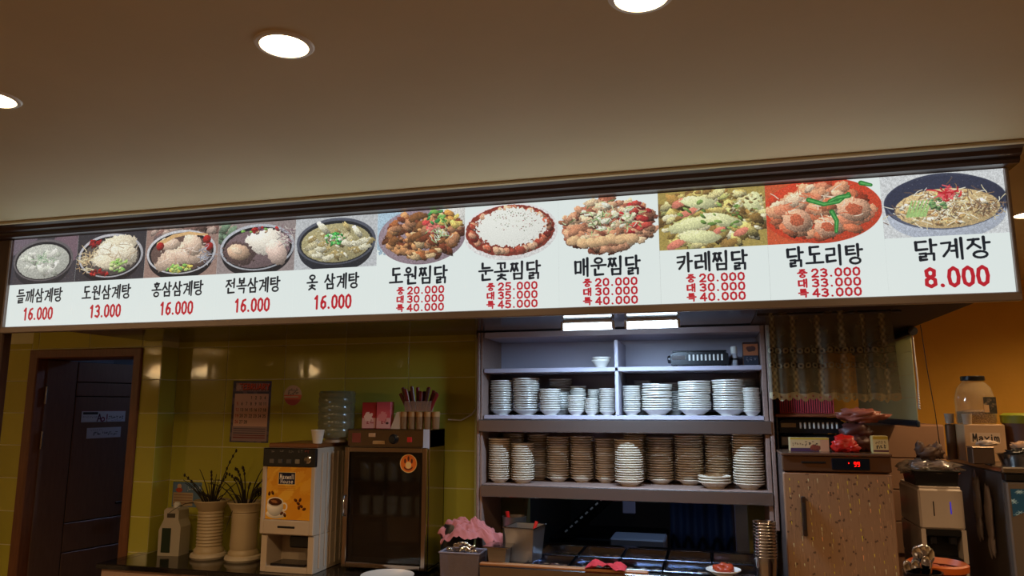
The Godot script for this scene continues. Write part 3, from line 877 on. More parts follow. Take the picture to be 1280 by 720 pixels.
			scatter(im, 90, 205, 126, 146, 60, 6, 17, [Color(0.92, 0.88, 0.72), Color(0.86, 0.78, 0.56), Color(0.72, 0.55, 0.34), Color(0.95, 0.93, 0.84), Color(0.8, 0.66, 0.4)], 0.5)
			threads(im, 230, 200, 120, 140, 54, 44, 3, [Color(0.97, 0.96, 0.88), Color(0.9, 0.85, 0.66), Color(0.6, 0.45, 0.3), Color(0.4, 0.3, 0.24)])
			for k in 6: stroke(im, [Vector2(80 + k * 11, 150), Vector2(98 + k * 12, 96)], 11, 5, Color(0.62, 0.78, 0.45))
			scatter(im, 20, 180, 112, 26, 24, 4, 9, [Color(0.3, 0.5, 0.3), Color(0.45, 0.6, 0.35)])
			threads(im, 70, 330, 140, 46, 26, 26, 3, [Color(0.35, 0.27, 0.2), Color(0.55, 0.42, 0.3), Color(0.85, 0.78, 0.6)])
			threads(im, 36, 212, 76, 34, 20, 30, 6, [Color(0.82, 0.14, 0.18), Color(0.9, 0.32, 0.35), Color(0.7, 0.08, 0.12)])
	for y in 226:       # grain and glints of the printed photo
		for x in PW:
			var c := im.get_pixel(x, y)
			if c.v < 0.92 or c.s > 0.1:
				var g := 1.0 + 0.22 * pn.get_noise_2d(x * 22.0, y * 22.0) + 0.16 * pn.get_noise_2d(x * 7.0 + 300.0, y * 7.0)
				var glint := 0.35 if pn.get_noise_2d(x * 11.0 + 900.0, y * 13.0) > 0.55 else 0.0
				im.set_pixel(x, y, Color(c.r * g, c.g * g, c.b * g).clamp().lerp(Color(0.98, 0.97, 0.93), 0.13 + glint))
	if i in [0, 1, 2, 3, 4, 8, 10]:     # the photo ends in a straight edge
		im.fill_rect(Rect2i(0, 226, PW, PH - 226), white)
	# the writing
	var ink := Color(0.13, 0.15, 0.18)
	var rose := Color(0.76, 0.15, 0.2)
	var titles := ["들깨삼계탕", "도원삼계탕", "홍삼삼계탕", "전복삼계탕", "옻 삼계탕", "도원찜닭", "눈꽃찜닭", "매운찜닭", "카레찜닭", "닭도리탕", "닭계장"]
	var title: String = titles[i]
	var em := 56.0 if i < 5 else (66.0 if i < 10 else 82.0)
	write_line(im, title, 190 if i < 10 else 210, 284 if i < 5 else (276 if i < 10 else 274), em, 64 if i < 5 else (70 if i < 10 else 72), 8.0 if i < 5 else 9.0, ink)
	var single := {0: "16.000", 1: "13.000", 2: "16.000", 3: "16.000", 4: "16.000", 10: "8.000"}
	if single.has(i):
		write_line(im, single[i], 192 if i < 10 else 216, 372, 54 if i < 10 else 74, 54 if i < 10 else 62, 9.5 if i < 10 else 12.0, rose)
	else:
		var rows: Array = {5: ["20.000", "30.000", "40.000"], 6: ["25.000", "35.000", "45.000"], 7: ["20.000", "30.000", "40.000"], 8: ["20.000", "30.000", "40.000"], 9: ["23.000", "33.000", "43.000"]}[i]
		for r in 3:
			write_line(im, ["중", "대", "특"][r], 112, 338 + r * 36, 36, 28, 6.0, rose)
			write_line(im, rows[r], 224, 338 + r * 36, 48, 27, 6.5, rose, 0.62)
	return im

func door() -> void:
	var t := thing("door_1", "", "", Vector3(-4.12, 0, -3.8))
	t.remove_meta("label"); t.remove_meta("category")
	t.set_meta("kind", "structure")
	var fr := mb()
	bc(fr, Vector3(-0.07, 0, -0.2), Vector3(0.0, 1.97, 0.055), 0.006)
	put("jamb", fr, M.frame_wood, t)
	put("jamb", bc(mb(), Vector3(0.725, 0, -0.2), Vector3(0.785, 1.97, 0.055), 0.006), M.frame_wood, t)
	put("lintel", bc(mb(), Vector3(-0.07, 1.93, -0.2), Vector3(0.785, 1.985, 0.056), 0.006), M.frame_wood, t)
	# leaf swung into the room behind; x runs from the hinge to the latch edge
	var leaf := Node3D.new()
	leaf.name = "door_leaf"
	t.add_child(leaf)
	leaf.position = Vector3(0.004, 0, -0.02)
	leaf.rotation_degrees.y = 78.4
	var brown := relief(grain(mat(Color(1, 1, 1), 0.42), noise_tex(41, 0.02, Color(0.4, 0.31, 0.27), Color(0.44, 0.345, 0.3)), Vector3(8, 1, 8)), 42, 0.1, 0.03)
	var ys := [0.01, 0.35, 0.7, 0.885, 1.695, 1.79, 1.925]
	var core := mb()
	bc(core, Vector3(0, 0.01, -0.036), Vector3(0.705, 1.925, -0.006))
	put("core", core, M.black_matt, leaf)
	for k in 6:
		put("door_panel", bc(mb(), Vector3(0.204, ys[k] + 0.003, -0.004), Vector3(0.69, ys[k + 1] - 0.003, 0.004), 0.003), brown, leaf)
	put("stile", bc(mb(), Vector3(0.0, 0.01, -0.005), Vector3(0.198, 1.925, 0.004), 0.003), brown, leaf)
	put("stile", bc(mb(), Vector3(0.694, 0.01, -0.04), Vector3(0.712, 1.925, 0.004), 0.003), mat(Color(0.4, 0.42, 0.47), 0.3, 0.3), leaf)
	for y in [0.3, 1.42, 1.7]:
		put("hinge", lathe(mb(), [Vector2(0, -0.055), Vector2(0.009, -0.055), Vector2(0.009, 0.055), Vector2(0, 0.055)], 12, Vector3(0.0, y, 0.01)), M.steel, leaf)
	var hd := mb()
	tube(hd, [Vector3(0.64, 0.98, 0.0), Vector3(0.64, 0.98, 0.05), Vector3(0.52, 0.98, 0.052)], 0.009)
	lathe(hd, [Vector2(0, 0), Vector2(0.028, 0), Vector2(0.028, 0.008), Vector2(0, 0.008)], 18, Vector3(0.64, 0.98, 0.004), Basis(Vector3.RIGHT, PI / 2))
	put("handle", hd, M.dark_steel, leaf)
	# two notices taped to the leaf
	var im := canvas(320, 78, Color(0.74, 0.76, 0.8))
	im.fill_rect(Rect2i(0, 0, 320, 4), Color(0.55, 0.2, 0.3))
	im.fill_rect(Rect2i(10, 10, 106, 16), Color(0.1, 0.11, 0.13))
	scribble(im, 62, 42, 7, 15, 11, 1.6, Color(0.3, 0.33, 0.38))
	write_line(im, "A", 128, 48, 62, 48, 8, Color(0.28, 0.08, 0.2))
	write_line(im, "o!", 165, 50, 62, 46, 8, Color(0.42, 0.12, 0.24))
	scribble(im, 250, 46, 6, 20, 19, 3, Color(0.1, 0.1, 0.16))
	scribble(im, 252, 68, 5, 16, 9, 1.4, Color(0.25, 0.3, 0.6))
	var n1 := put("notice", picture(0.32, 0.077, Vector3(0.412, 1.5635, 0.006)), print_mat(im), leaf)
	n1.set_meta("label", "white sticker with a hand-brushed slogan")
	im = canvas(250, 70, Color(0.7, 0.72, 0.78))
	scribble(im, 70, 14, 6, 14, 9, 1.4, Color(0.35, 0.36, 0.42))
	scribble(im, 128, 38, 5, 40, 24, 3.4, Color(0.14, 0.16, 0.2))
	put("notice", picture(0.249, 0.07, Vector3(0.423, 1.453, 0.006), Basis(Vector3(0, 0, 1), 0.012)), print_mat(im), leaf)
	# the passage behind the door
	struct("wall_passage_back", ub(Vector3(-6.0, 0, -6.4), Vector3(-2.6, 2.5, -6.25)), mat(Color(0.55, 0.58, 0.66), 0.7))
	struct("wall_passage_left", ub(Vector3(-6.0, 0, -6.3), Vector3(-5.9, 2.5, -4.05)), mat(Color(0.5, 0.52, 0.58), 0.7))
	struct("wall_passage_right", ub(Vector3(-2.75, 0, -6.3), Vector3(-2.6, 2.5, -4.05)), mat(Color(0.5, 0.52, 0.58), 0.7))
	var lamp := thing("passage_lamp", "small cool ceiling lamp in the passage behind the brown door", "ceiling light", Vector3(-3.35, 2.5, -5.2))
	put("diffuser", lathe(mb(), [Vector2(0.0, -0.05), Vector2(0.1, -0.05), Vector2(0.14, -0.02), Vector2(0.14, 0.0)], 24), glow(Color(0.75, 0.85, 1.0), 2.0), lamp)
	var l := OmniLight3D.new()
	l.name = "passage_light"
	l.light_color = Color(0.7, 0.8, 1.0)
	l.light_energy = 0.3
	l.omni_range = 8
	l.omni_attenuation = 2
	l.light_size = 0.08
	l.shadow_enabled = true
	lamp.add_child(l)
	l.position = Vector3(0, -0.12, 0)

func shelf_lamps() -> void:
	var gm := glow(Color(0.86, 0.94, 1.0), 14.0)
	var k := 0
	for x in [-0.538, -0.245]:
		var t := thing("fluorescent_lamp", ["bright white tube lamp under the menu board, left one of two", "bright white tube lamp under the menu board, right one of two"][k], "lamp", Vector3(x, 2.025, -3.36), 0, "tube lamps under the board")
		put("base", bx(mb(), Vector3(0, -0.008, 0), Vector3(0.225, 0.016, 0.03), 0.003), M.white, t)
		var st := mb()
		var path := []
		for i in 9: path.append(Vector3(-0.112 + 0.224 * i / 8.0, -0.032, 0))
		tube(st, path, 0.014, 12)
		put("tube", st, gm, t)
		for s in [-1, 1]:
			put("socket", bx(mb(), Vector3(0.117 * s, -0.026, 0), Vector3(0.012, 0.04, 0.032), 0.003), M.white, t)
		var l := AreaLight3D.new()
		l.name = "tube_light"
		l.area_size = Vector2(0.22, 0.028)
		l.light_color = Color(0.72, 0.86, 1.0)
		l.light_energy = 1.0
		l.shadow_enabled = true
		l.area_range = 8
		l.area_attenuation = 2
		t.add_child(l)
		l.position = Vector3(0, -0.05, 0)
		l.rotation_degrees.x = -90
		k += 1

func plate_shelf() -> void:
	var x0 := -1.178
	var x1 := 0.26
	var zf := -3.75
	var zb := -4.12
	var t := thing("plate_rack", "tall painted plate rack with steel-edged shelves between tiled wall and curtain", "shelf", Vector3(0, 0, 0))
	put("back_panel", bc(mb(), Vector3(x0, 1.6, zb), Vector3(x1, 2.02, zb + 0.01)), M.shelf_paint, t)
	put("back_panel", bc(mb(), Vector3(x0, 1.22, zb), Vector3(x1, 1.58, zb + 0.01)), M.shelf_paint, t)
	put("side_panel", bc(mb(), Vector3(x0, 0.79, zb + 0.01), Vector3(x0 + 0.013, 2.02, zf), 0.002), M.shelf_wood, t)
	put("side_panel", bc(mb(), Vector3(x1 - 0.02, 0.92, zb + 0.01), Vector3(x1, 2.02, zf), 0.002), M.shelf_wood, t)
	put("top_board", bc(mb(), Vector3(x0 + 0.02, 1.99, zb + 0.01), Vector3(x1 - 0.02, 2.02, zf), 0.002), M.shelf_paint, t)
	put("shelf_board", bc(mb(), Vector3(x0 + 0.02, 1.805, zb + 0.01), Vector3(x1 - 0.02, 1.827, zf), 0.002), M.shelf_paint, t)
	put("shelf_board", bc(mb(), Vector3(x0 + 0.02, 1.565, zb + 0.01), Vector3(x1 - 0.02, 1.585, zf + 0.002), 0.002), M.shelf_paint, t)
	put("shelf_board", bc(mb(), Vector3(x0 + 0.02, 1.212, zb + 0.01), Vector3(x1 - 0.02, 1.235, zf + 0.002), 0.002), M.shelf_wood, t)
	put("divider", bc(mb(), Vector3(-0.467, 1.585, zb + 0.01), Vector3(-0.449, 1.965, zf), 0.002), M.shelf_paint, t)
	put("steel_rail", bc(mb(), Vector3(x0 - 0.005, 1.5, zf - 0.004), Vector3(x1 + 0.01, 1.562, zf + 0.018), 0.003), M.rail, t)
	put("steel_rail", bc(mb(), Vector3(x0 + 0.01, 1.172, zf - 0.004), Vector3(x1, 1.232, zf + 0.014), 0.003), M.rail, t)
	put("post", bc(mb(), Vector3(x0 - 0.018, 0.79, zf - 0.03), Vector3(x0 - 0.002, 2.02, zf + 0.006), 0.003), M.shelf_wood, t)
	put("post", bc(mb(), Vector3(x1 + 0.004, 1.06, zf - 0.03), Vector3(x1 + 0.022, 2.02, zf + 0.01), 0.003), M.shelf_wood, t)
	# things on the top shelf
	for k in 2:
		var b := put("soup_bowl", lathe(mb(), dish_profile(0.05, 0.042), 24), M.china)
		b.position = Vector3(-0.55 + 0.004 * k, 1.8275 + 0.014 * k, -3.85)
		tag(b, ["white bowl alone on the top shelf beside the divider, lower of two nested", "white bowl alone on the top shelf beside the divider, upper of two nested"][k], "bowl", "two nested bowls on the top shelf")
	gas_stove(Vector3(-0.05, 1.827, -3.9), "black portable gas stove lying on the top shelf", 0.28)
	var jar := thing("pepper_bottle", "small clear bottle with white cap on the top shelf", "bottle", Vector3(0.118, 1.827, -3.85))
	put("body", lathe(mb(), [Vector2(0, 0), Vector2(0.017, 0), Vector2(0.018, 0.05), Vector2(0.014, 0.058), Vector2(0.014, 0.064)], 18), mat(Color(0.75, 0.74, 0.76), 0.2), jar)
	put("band", lathe(mb(), [Vector2(0.0184, 0.032), Vector2(0.0188, 0.04)], 18), M.black, jar)
	put("cap", lathe(mb(), [Vector2(0.0165, 0.064), Vector2(0.0165, 0.094), Vector2(0.013, 0.1), Vector2(0, 0.1)], 18), M.white, jar)
	var tin := thing("carton", "orange and black carton at the right end of the top shelf", "box", Vector3(0.198, 1.827, -3.87))
	put("body", bx(mb(), Vector3(0, 0.06, 0), Vector3(0.076, 0.12, 0.05), 0.003), mat(Color(0.3, 0.17, 0.1), 0.5), tin)
	var im := canvas(80, 128, Color(0.62, 0.36, 0.2))
	im.fill_rect(Rect2i(0, 0, 80, 8), Color(0.2, 0.1, 0.08))
	ell(im, 40, 34, 26, 16, 0, Color(0.3, 0.15, 0.1), 0.3, 0.2)
	im.fill_rect(Rect2i(0, 72, 80, 56), Color(0.1, 0.11, 0.17))
	scribble(im, 40, 92, 3, 20, 18, 2.4, Color(0.5, 0.45, 0.45))
	put("label", picture(0.07, 0.114, Vector3(0, 0.06, 0.0265)), print_mat(im), tin)

func dish_profile(r: float, h: float) -> Array:
	return [Vector2(0, 0.002), Vector2(r * 0.46, 0.002), Vector2(r * 0.48, 0), Vector2(r * 0.54, 0), Vector2(r * 0.56, h * 0.12), Vector2(r * 0.68, h * 0.34), Vector2(r * 0.8, h * 0.56), Vector2(r * 0.91, h * 0.74), Vector2(r * 0.985, h * 0.83), Vector2(r, h * 0.9), Vector2(r * 0.99, h), Vector2(r * 0.96, h), Vector2(r * 0.9, h * 0.86), Vector2(r * 0.76, h * 0.62), Vector2(r * 0.52, h * 0.24), Vector2(0, h * 0.18)]

func gas_stove(at: Vector3, label: String, w := 0.3) -> void:
	var t := thing("portable_gas_stove", label, "gas stove", at)
	var body := mat(Color(0.09, 0.09, 0.1), 0.3)
	var st := mb()
	prism(st, [Vector2(-w / 2, 0.008), Vector2(w / 2, 0.008), Vector2(w / 2, 0.062), Vector2(w / 2 - 0.02, 0.072), Vector2(-w / 2 + 0.02, 0.072), Vector2(-w / 2, 0.062)], -0.1, 0.1)
	put("body", st, body, t)
	put("top_plate", bx(mb(), Vector3(0, 0.076, 0), Vector3(w * 0.94, 0.008, 0.19), 0.003), body, t)
	put("chrome_band", bx(mb(), Vector3(-w * 0.36, 0.045, 0.101), Vector3(w * 0.24, 0.022, 0.003), 0.001), M.chrome, t)
	for k in 9:
		put("vent_slot", bx(mb(), Vector3(-w * 0.17 + w * 0.07 * k, 0.044, 0.1015), Vector3(0.009, 0.03, 0.004), 0.0015), M.white, t)
	put("gas_knob", lathe(mb(), [Vector2(0.02, 0), Vector2(0.02, 0.014), Vector2(0.016, 0.018), Vector2(0, 0.018)], 18, Vector3(-w / 2, 0.04, 0.04), Basis(Vector3(0, 0, 1), PI / 2)), M.dark_steel, t)
	for s in [-1, 1]:
		for z in [-0.08, 0.08]:
			put("foot", lathe(mb(), [Vector2(0, 0), Vector2(0.01, 0), Vector2(0.012, 0.01)], 10, Vector3(w * 0.42 * s, 0, z)), M.black_matt, t)

func plates() -> void:
	# [x, z, radius, count, spacing, dish height, row, tilt]
	var low := [
		[-1.098, -3.845, 0.060, 18, 0.0118, 0.026, "front", 0.0], [-0.971, -3.845, 0.061, 16, 0.0118, 0.026, "front", 0.0], [-0.809, -3.975, 0.063, 18, 0.0122, 0.026, "front", 0.0],
		[-0.679, -3.975, 0.062, 18, 0.0124, 0.026, "front", 0.0], [-0.552, -3.975, 0.057, 18, 0.0118, 0.026, "front", 0.0], [-0.416, -3.845, 0.072, 18, 0.0118, 0.028, "front", 0.0],
		[-0.272, -3.985, 0.070, 18, 0.0122, 0.028, "front", 0.0], [-0.123, -3.985, 0.073, 19, 0.0122, 0.028, "front", 0.0], [0.023, -3.99, 0.068, 19, 0.0122, 0.028, "front", 0.0],
		[-0.001, -3.848, 0.08, 3, 0.013, 0.034, "short", 0.0], [0.162, -3.85, 0.074, 20, 0.0122, 0.03, "front", 0.0],
		[-1.07, -4.035, 0.06, 19, 0.0122, 0.026, "back", 0.0], [-0.93, -4.03, 0.06, 19, 0.012, 0.026, "back", 0.0], [-0.40, -4.035, 0.064, 20, 0.0122, 0.026, "back", 0.0]]
	var up := [
		[-1.097, -3.88, 0.062, 13, 0.0128, 0.03, "front", 0.0], [-0.960, -3.88, 0.072, 14, 0.0126, 0.03, "front", 0.0], [-0.822, -3.845, 0.056, 10, 0.0118, 0.03, "front", 0.0],
		[-0.683, -3.84, 0.044, 8, 0.0108, 0.026, "front", 0.0], [-0.602, -3.835, 0.034, 7, 0.0105, 0.022, "front", 0.0], [-0.520, -3.85, 0.043, 11, 0.0112, 0.024, "front", 0.02],
		[-0.398, -3.87, 0.046, 12, 0.0112, 0.026, "front", 0.0], [-0.270, -3.88, 0.077, 11, 0.0122, 0.036, "front", 0.05], [-0.083, -3.875, 0.082, 13, 0.0112, 0.036, "front", 0.02],
		[0.086, -3.875, 0.081, 13, 0.0116, 0.036, "front", -0.02], [0.19, -3.84, 0.042, 11, 0.0108, 0.026, "front", -0.03],
		[-0.800, -4.03, 0.064, 14, 0.0126, 0.03, "back", 0.0], [-0.693, -3.97, 0.045, 12, 0.0115, 0.026, "back", 0.0], [-0.607, -3.95, 0.033, 11, 0.0112, 0.022, "back", 0.0],
		[-0.19, -4.03, 0.055, 13, 0.0115, 0.03, "back", 0.0], [-0.35, -4.03, 0.05, 14, 0.012, 0.026, "back", 0.0], [0.178, -4.02, 0.052, 14, 0.012, 0.03, "back", 0.0]]
	var r := RandomNumberGenerator.new()
	r.seed = 51
	for shelf in 2:
		var nth := {"front": 0, "back": 0, "short": 0}
		for s in (low if shelf == 0 else up):
			nth[s[6]] += 1
			var mesh_st := lathe(mb(), dish_profile(s[2], s[5]), 26)
			mesh_st.generate_normals()
			var mesh := mesh_st.commit()
			for k in s[3]:
				var o := put_mesh("side_dish" if shelf == 0 else "plate", mesh, M.china_cream if shelf == 0 else M.china)
				var y: float = (1.2352 if shelf == 0 else 1.5852) + s[4] * k
				o.position = Vector3(s[0] + r.randf_range(-0.0015, 0.0015) + (s[7] * 0.008 * (k - 3) if k > 3 else 0.0), y, s[1] + r.randf_range(-0.0015, 0.0015))
				o.rotation = Vector3(r.randf_range(-0.006, 0.006), r.randf() * TAU, 0)
				if s[7] != 0.0 and k > 3: o.rotation.z = -s[7] * 0.7
				var where := "%s %s stack from left, %s shelf" % [ordinal(nth[s[6]]), s[6], "lower" if shelf == 0 else "middle"]
				if s[6] == "short": where = "short wide stack, lower shelf"
				tag(o, "%s, %s from bottom of %s" % ["cream side dish" if shelf == 0 else "white plate", ordinal(k + 1), where], "dish" if shelf == 0 else "plate", "side dishes on the lower shelf" if shelf == 0 else "plates on the middle shelf")

func counter_left() -> void:
	var c := thing("granite_counter", "black granite counter along the green tiled wall with beige front", "counter", Vector3(0, 0, 0))
	put("worktop", bc(mb(), Vector3(-3.19, 0.762, -3.8985), Vector3(-1.09, 0.79, -3.45), 0.004), M.granite, c)
	put("worktop", bc(mb(), Vector3(-3.26, 0.762, -3.758), Vector3(-3.19, 0.79, -3.45), 0.004), M.granite, c)
	put("front_panel", bc(mb(), Vector3(-3.24, 0.0, -3.5), Vector3(-1.1, 0.762, -3.47), 0.003), mat(Color(0.72, 0.6, 0.52), 0.5), c)
	put("side_panel", bc(mb(), Vector3(-3.24, 0.0, -3.755), Vector3(-3.22, 0.762, -3.5), 0.002), mat(Color(0.72, 0.6, 0.52), 0.5), c)
	coffee_machine()
	glass_cabinet()
	on_cabinet()
	planters()
	wall_papers()
	# white bottle caddy
	var t := thing("bottle_caddy", "white plastic caddy with dark window left of the vases", "caddy", Vector3(-3.03, 0.79, -3.77), 6)
	var st := mb()
	prism(st, [Vector2(-0.066, 0), Vector2(0.066, 0), Vector2(0.068, 0.16), Vector2(0.05, 0.2), Vector2(0.05, 0.25), Vector2(0.036, 0.262), Vector2(-0.03, 0.262), Vector2(-0.042, 0.25), Vector2(-0.04, 0.2), Vector2(-0.068, 0.14)], -0.05, 0.05)
	put("body", st, mat(Color(0.7, 0.66, 0.58), 0.4), t)
	put("window", bx(mb(), Vector3(-0.018, 0.085, 0.051), Vector3(0.056, 0.135, 0.004), 0.0015), mat(Color(0.2, 0.24, 0.18), 0.15), t)
	put("grip_hole", bx(mb(), Vector3(0.004, 0.222, 0.051), Vector3(0.05, 0.024, 0.004), 0.0015), mat(Color(0.25, 0.22, 0.18), 0.5), t)
	put("spout", lathe(mb(), [Vector2(0.02, 0), Vector2(0.02, 0.02), Vector2(0.012, 0.03), Vector2(0, 0.03)], 14, Vector3(0.005, 0.262, 0)), M.white, t)
	# plate at the foot of the cabinet
	var p := put("dinner_plate", lathe(mb(), [Vector2(0, 0), Vector2(0.07, 0), Vector2(0.074, 0.006), Vector2(0.13, 0.022), Vector2(0.131, 0.026), Vector2(0.074, 0.012), Vector2(0, 0.009)], 32), M.china)
	p.position = Vector3(-1.57, 0.79, -3.5)
	tag(p, "white dinner plate lying in front of the steel cabinet", "plate")
	# cutlery bin, dark kettle and pink cloth
	t = thing("cutlery_bin", "translucent plastic bin full of spoons beside the pink cloth", "bin", Vector3(-1.19, 0.79, -3.53))
	put("tub", lathe4(0.094, 0.1, 0.15, 0.06), clear_mat(Color(0.5, 0.46, 0.5), 0.45, 0.15), t)
	put("rim", rect_ring(0.104, 0.15, 0.008, 0.0625), mat(Color(0.5, 0.47, 0.5), 0.4), t)
	var r := RandomNumberGenerator.new()
	r.seed = 91
	for k in 16:
		var a := Vector3(r.randf_range(-0.07, 0.07), 0.02, r.randf_range(-0.04, 0.04))
		var b := Vector3(r.randf_range(-0.08, 0.08), r.randf_range(0.15, 0.185), r.randf_range(-0.045, 0.045))
		spoon(Vector3(-1.19, 0.79, -3.53) + a, Vector3(-1.19, 0.79, -3.53) + b, "steel spoon in the plastic bin beside the pink cloth", "spoons in the plastic bin")
	t = thing("black_kettle", "black kettle under the pink cloth right of the steel cabinet", "kettle", Vector3(-1.29, 0.79, -3.685))
	put("body", lathe(mb(), [Vector2(0, 0), Vector2(0.06, 0), Vector2(0.07, 0.05), Vector2(0.07, 0.16), Vector2(0.062, 0.22), Vector2(0.05, 0.25), Vector2(0, 0.252)], 28), M.black, t)
	put("spout", tube(mb(), [Vector3(0.055, 0.12, 0.0), Vector3(0.085, 0.16, 0.0), Vector3(0.1, 0.2, 0.0)], [0.022, 0.016, 0.012], 10), M.black, t)
	st = mb()
	var n := FastNoiseLite.new()
	n.seed = 5
	n.frequency = 3.2
	sheet(st, 72, 16, func(u: float, v: float) -> Vector3:
		var a := TAU * u
		var w := 1.0 + 0.25 * n.get_noise_2d(cos(a) * 0.5 + 3.0, sin(a) * 0.5)
		var rr := v * w
		var x := cos(a) * rr * 0.165 + 0.035
		var z := -sin(a) * rr * 0.085
		var ruck := sin(a * 6.0 + 2.0 * sin(a * 2.0)) * 0.018 * v
		return Vector3(x + ruck * cos(a), 0.275 - 0.085 * v * v + 0.06 * n.get_noise_2d(x * 3.0, z * 3.0) + ruck * 0.8 + 0.012 * n.get_noise_2d(x * 12.0, z * 12.0), z - ruck * sin(a)))
	var cl := put("pink_cloth", st, M.pink)
	cl.position = Vector3(-1.23, 0.79, -3.65)
	tag(cl, "crumpled pink cloth draped over the black kettle", "cloth")
	# white cord looping down the wall
	var cord := put("power_cord", tube(mb(), [Vector3(-1.4, 1.56, -3.87), Vector3(-1.33, 1.555, -3.885), Vector3(-1.27, 1.585, -3.885), Vector3(-1.225, 1.64, -3.875), Vector3(-1.215, 1.75, -3.872), Vector3(-1.216, 1.9, -3.872), Vector3(-1.2, 1.975, -3.84)], 0.004, 8), M.white)
	tag(cord, "white power cord curving from the cabinet up beside the plate rack", "cord")

# open tapered square tub: half width bottom, top, height, half depth
func lathe4(b: float, t: float, h: float, d: float) -> SurfaceTool:
	var st := mb()
	var ring := func(w: float, dd: float, y: float) -> Array: return [Vector3(-w, y, dd), Vector3(w, y, dd), Vector3(w, y, -dd), Vector3(-w, y, -dd)]
	var o0: Array = ring.call(b, d * b / t, 0.0)
	var o1: Array = ring.call(t, d, h)
	var i1: Array = ring.call(t - 0.003, d - 0.003, h)
	var i0: Array = ring.call(b - 0.003, d * b / t - 0.003, 0.004)
	for k in 4:
		var j := (k + 1) % 4
		quad(st, o0[k], o0[j], o1[j], o1[k])
		quad(st, o1[k], o1[j], i1[j], i1[k])
		quad(st, i1[k], i1[j], i0[j], i0[k])
	quad(st, o0[3], o0[2], o0[1], o0[0])
	quad(st, i0[0], i0[1], i0[2], i0[3])
	return st

func rect_ring(w: float, y: float, r: float, d: float) -> SurfaceTool:
	var st := mb()
	bx(st, Vector3(0, y, d), Vector3(2 * w, r, r), r * 0.3)
	bx(st, Vector3(0, y, -d), Vector3(2 * w, r, r), r * 0.3)
	bx(st, Vector3(w - r / 2, y, 0), Vector3(r, r, 2 * d - r), r * 0.3)
	bx(st, Vector3(-w + r / 2, y, 0), Vector3(r, r, 2 * d - r), r * 0.3)
	return st

func spoon(a: Vector3, b: Vector3, label: String, group: String) -> void:
	var st := mb()
	var d := (b - a).normalized()
	tube(st, [a, a.lerp(b, 0.5), b - d * 0.03], [0.0035, 0.003, 0.003], 6)
	var side := d.cross(Vector3(0.2, 0.1, 1)).normalized()
	var bs := Basis(side, d, side.cross(d))
	group_id += 1
	st.set_smooth_group(group_id)
	var P := func(u: float, v: float) -> Vector3: return b + bs * Vector3(cos(u) * cos(v) * 0.016, sin(v) * 0.026 - 0.01, sin(u) * cos(v) * 0.005)
	for i in 10:
		for j in 6:
			var u0 := TAU * i / 10
			var u1 := TAU * (i + 1) / 10
			var v0 := -PI / 2 + PI * j / 6
			var v1 := -PI / 2 + PI * (j + 1) / 6
			quad(st, P.call(u1, v0), P.call(u0, v0), P.call(u0, v1), P.call(u1, v1))
	var o := put("spoon", st, M.chrome)
	tag(o, label, "spoon", group)

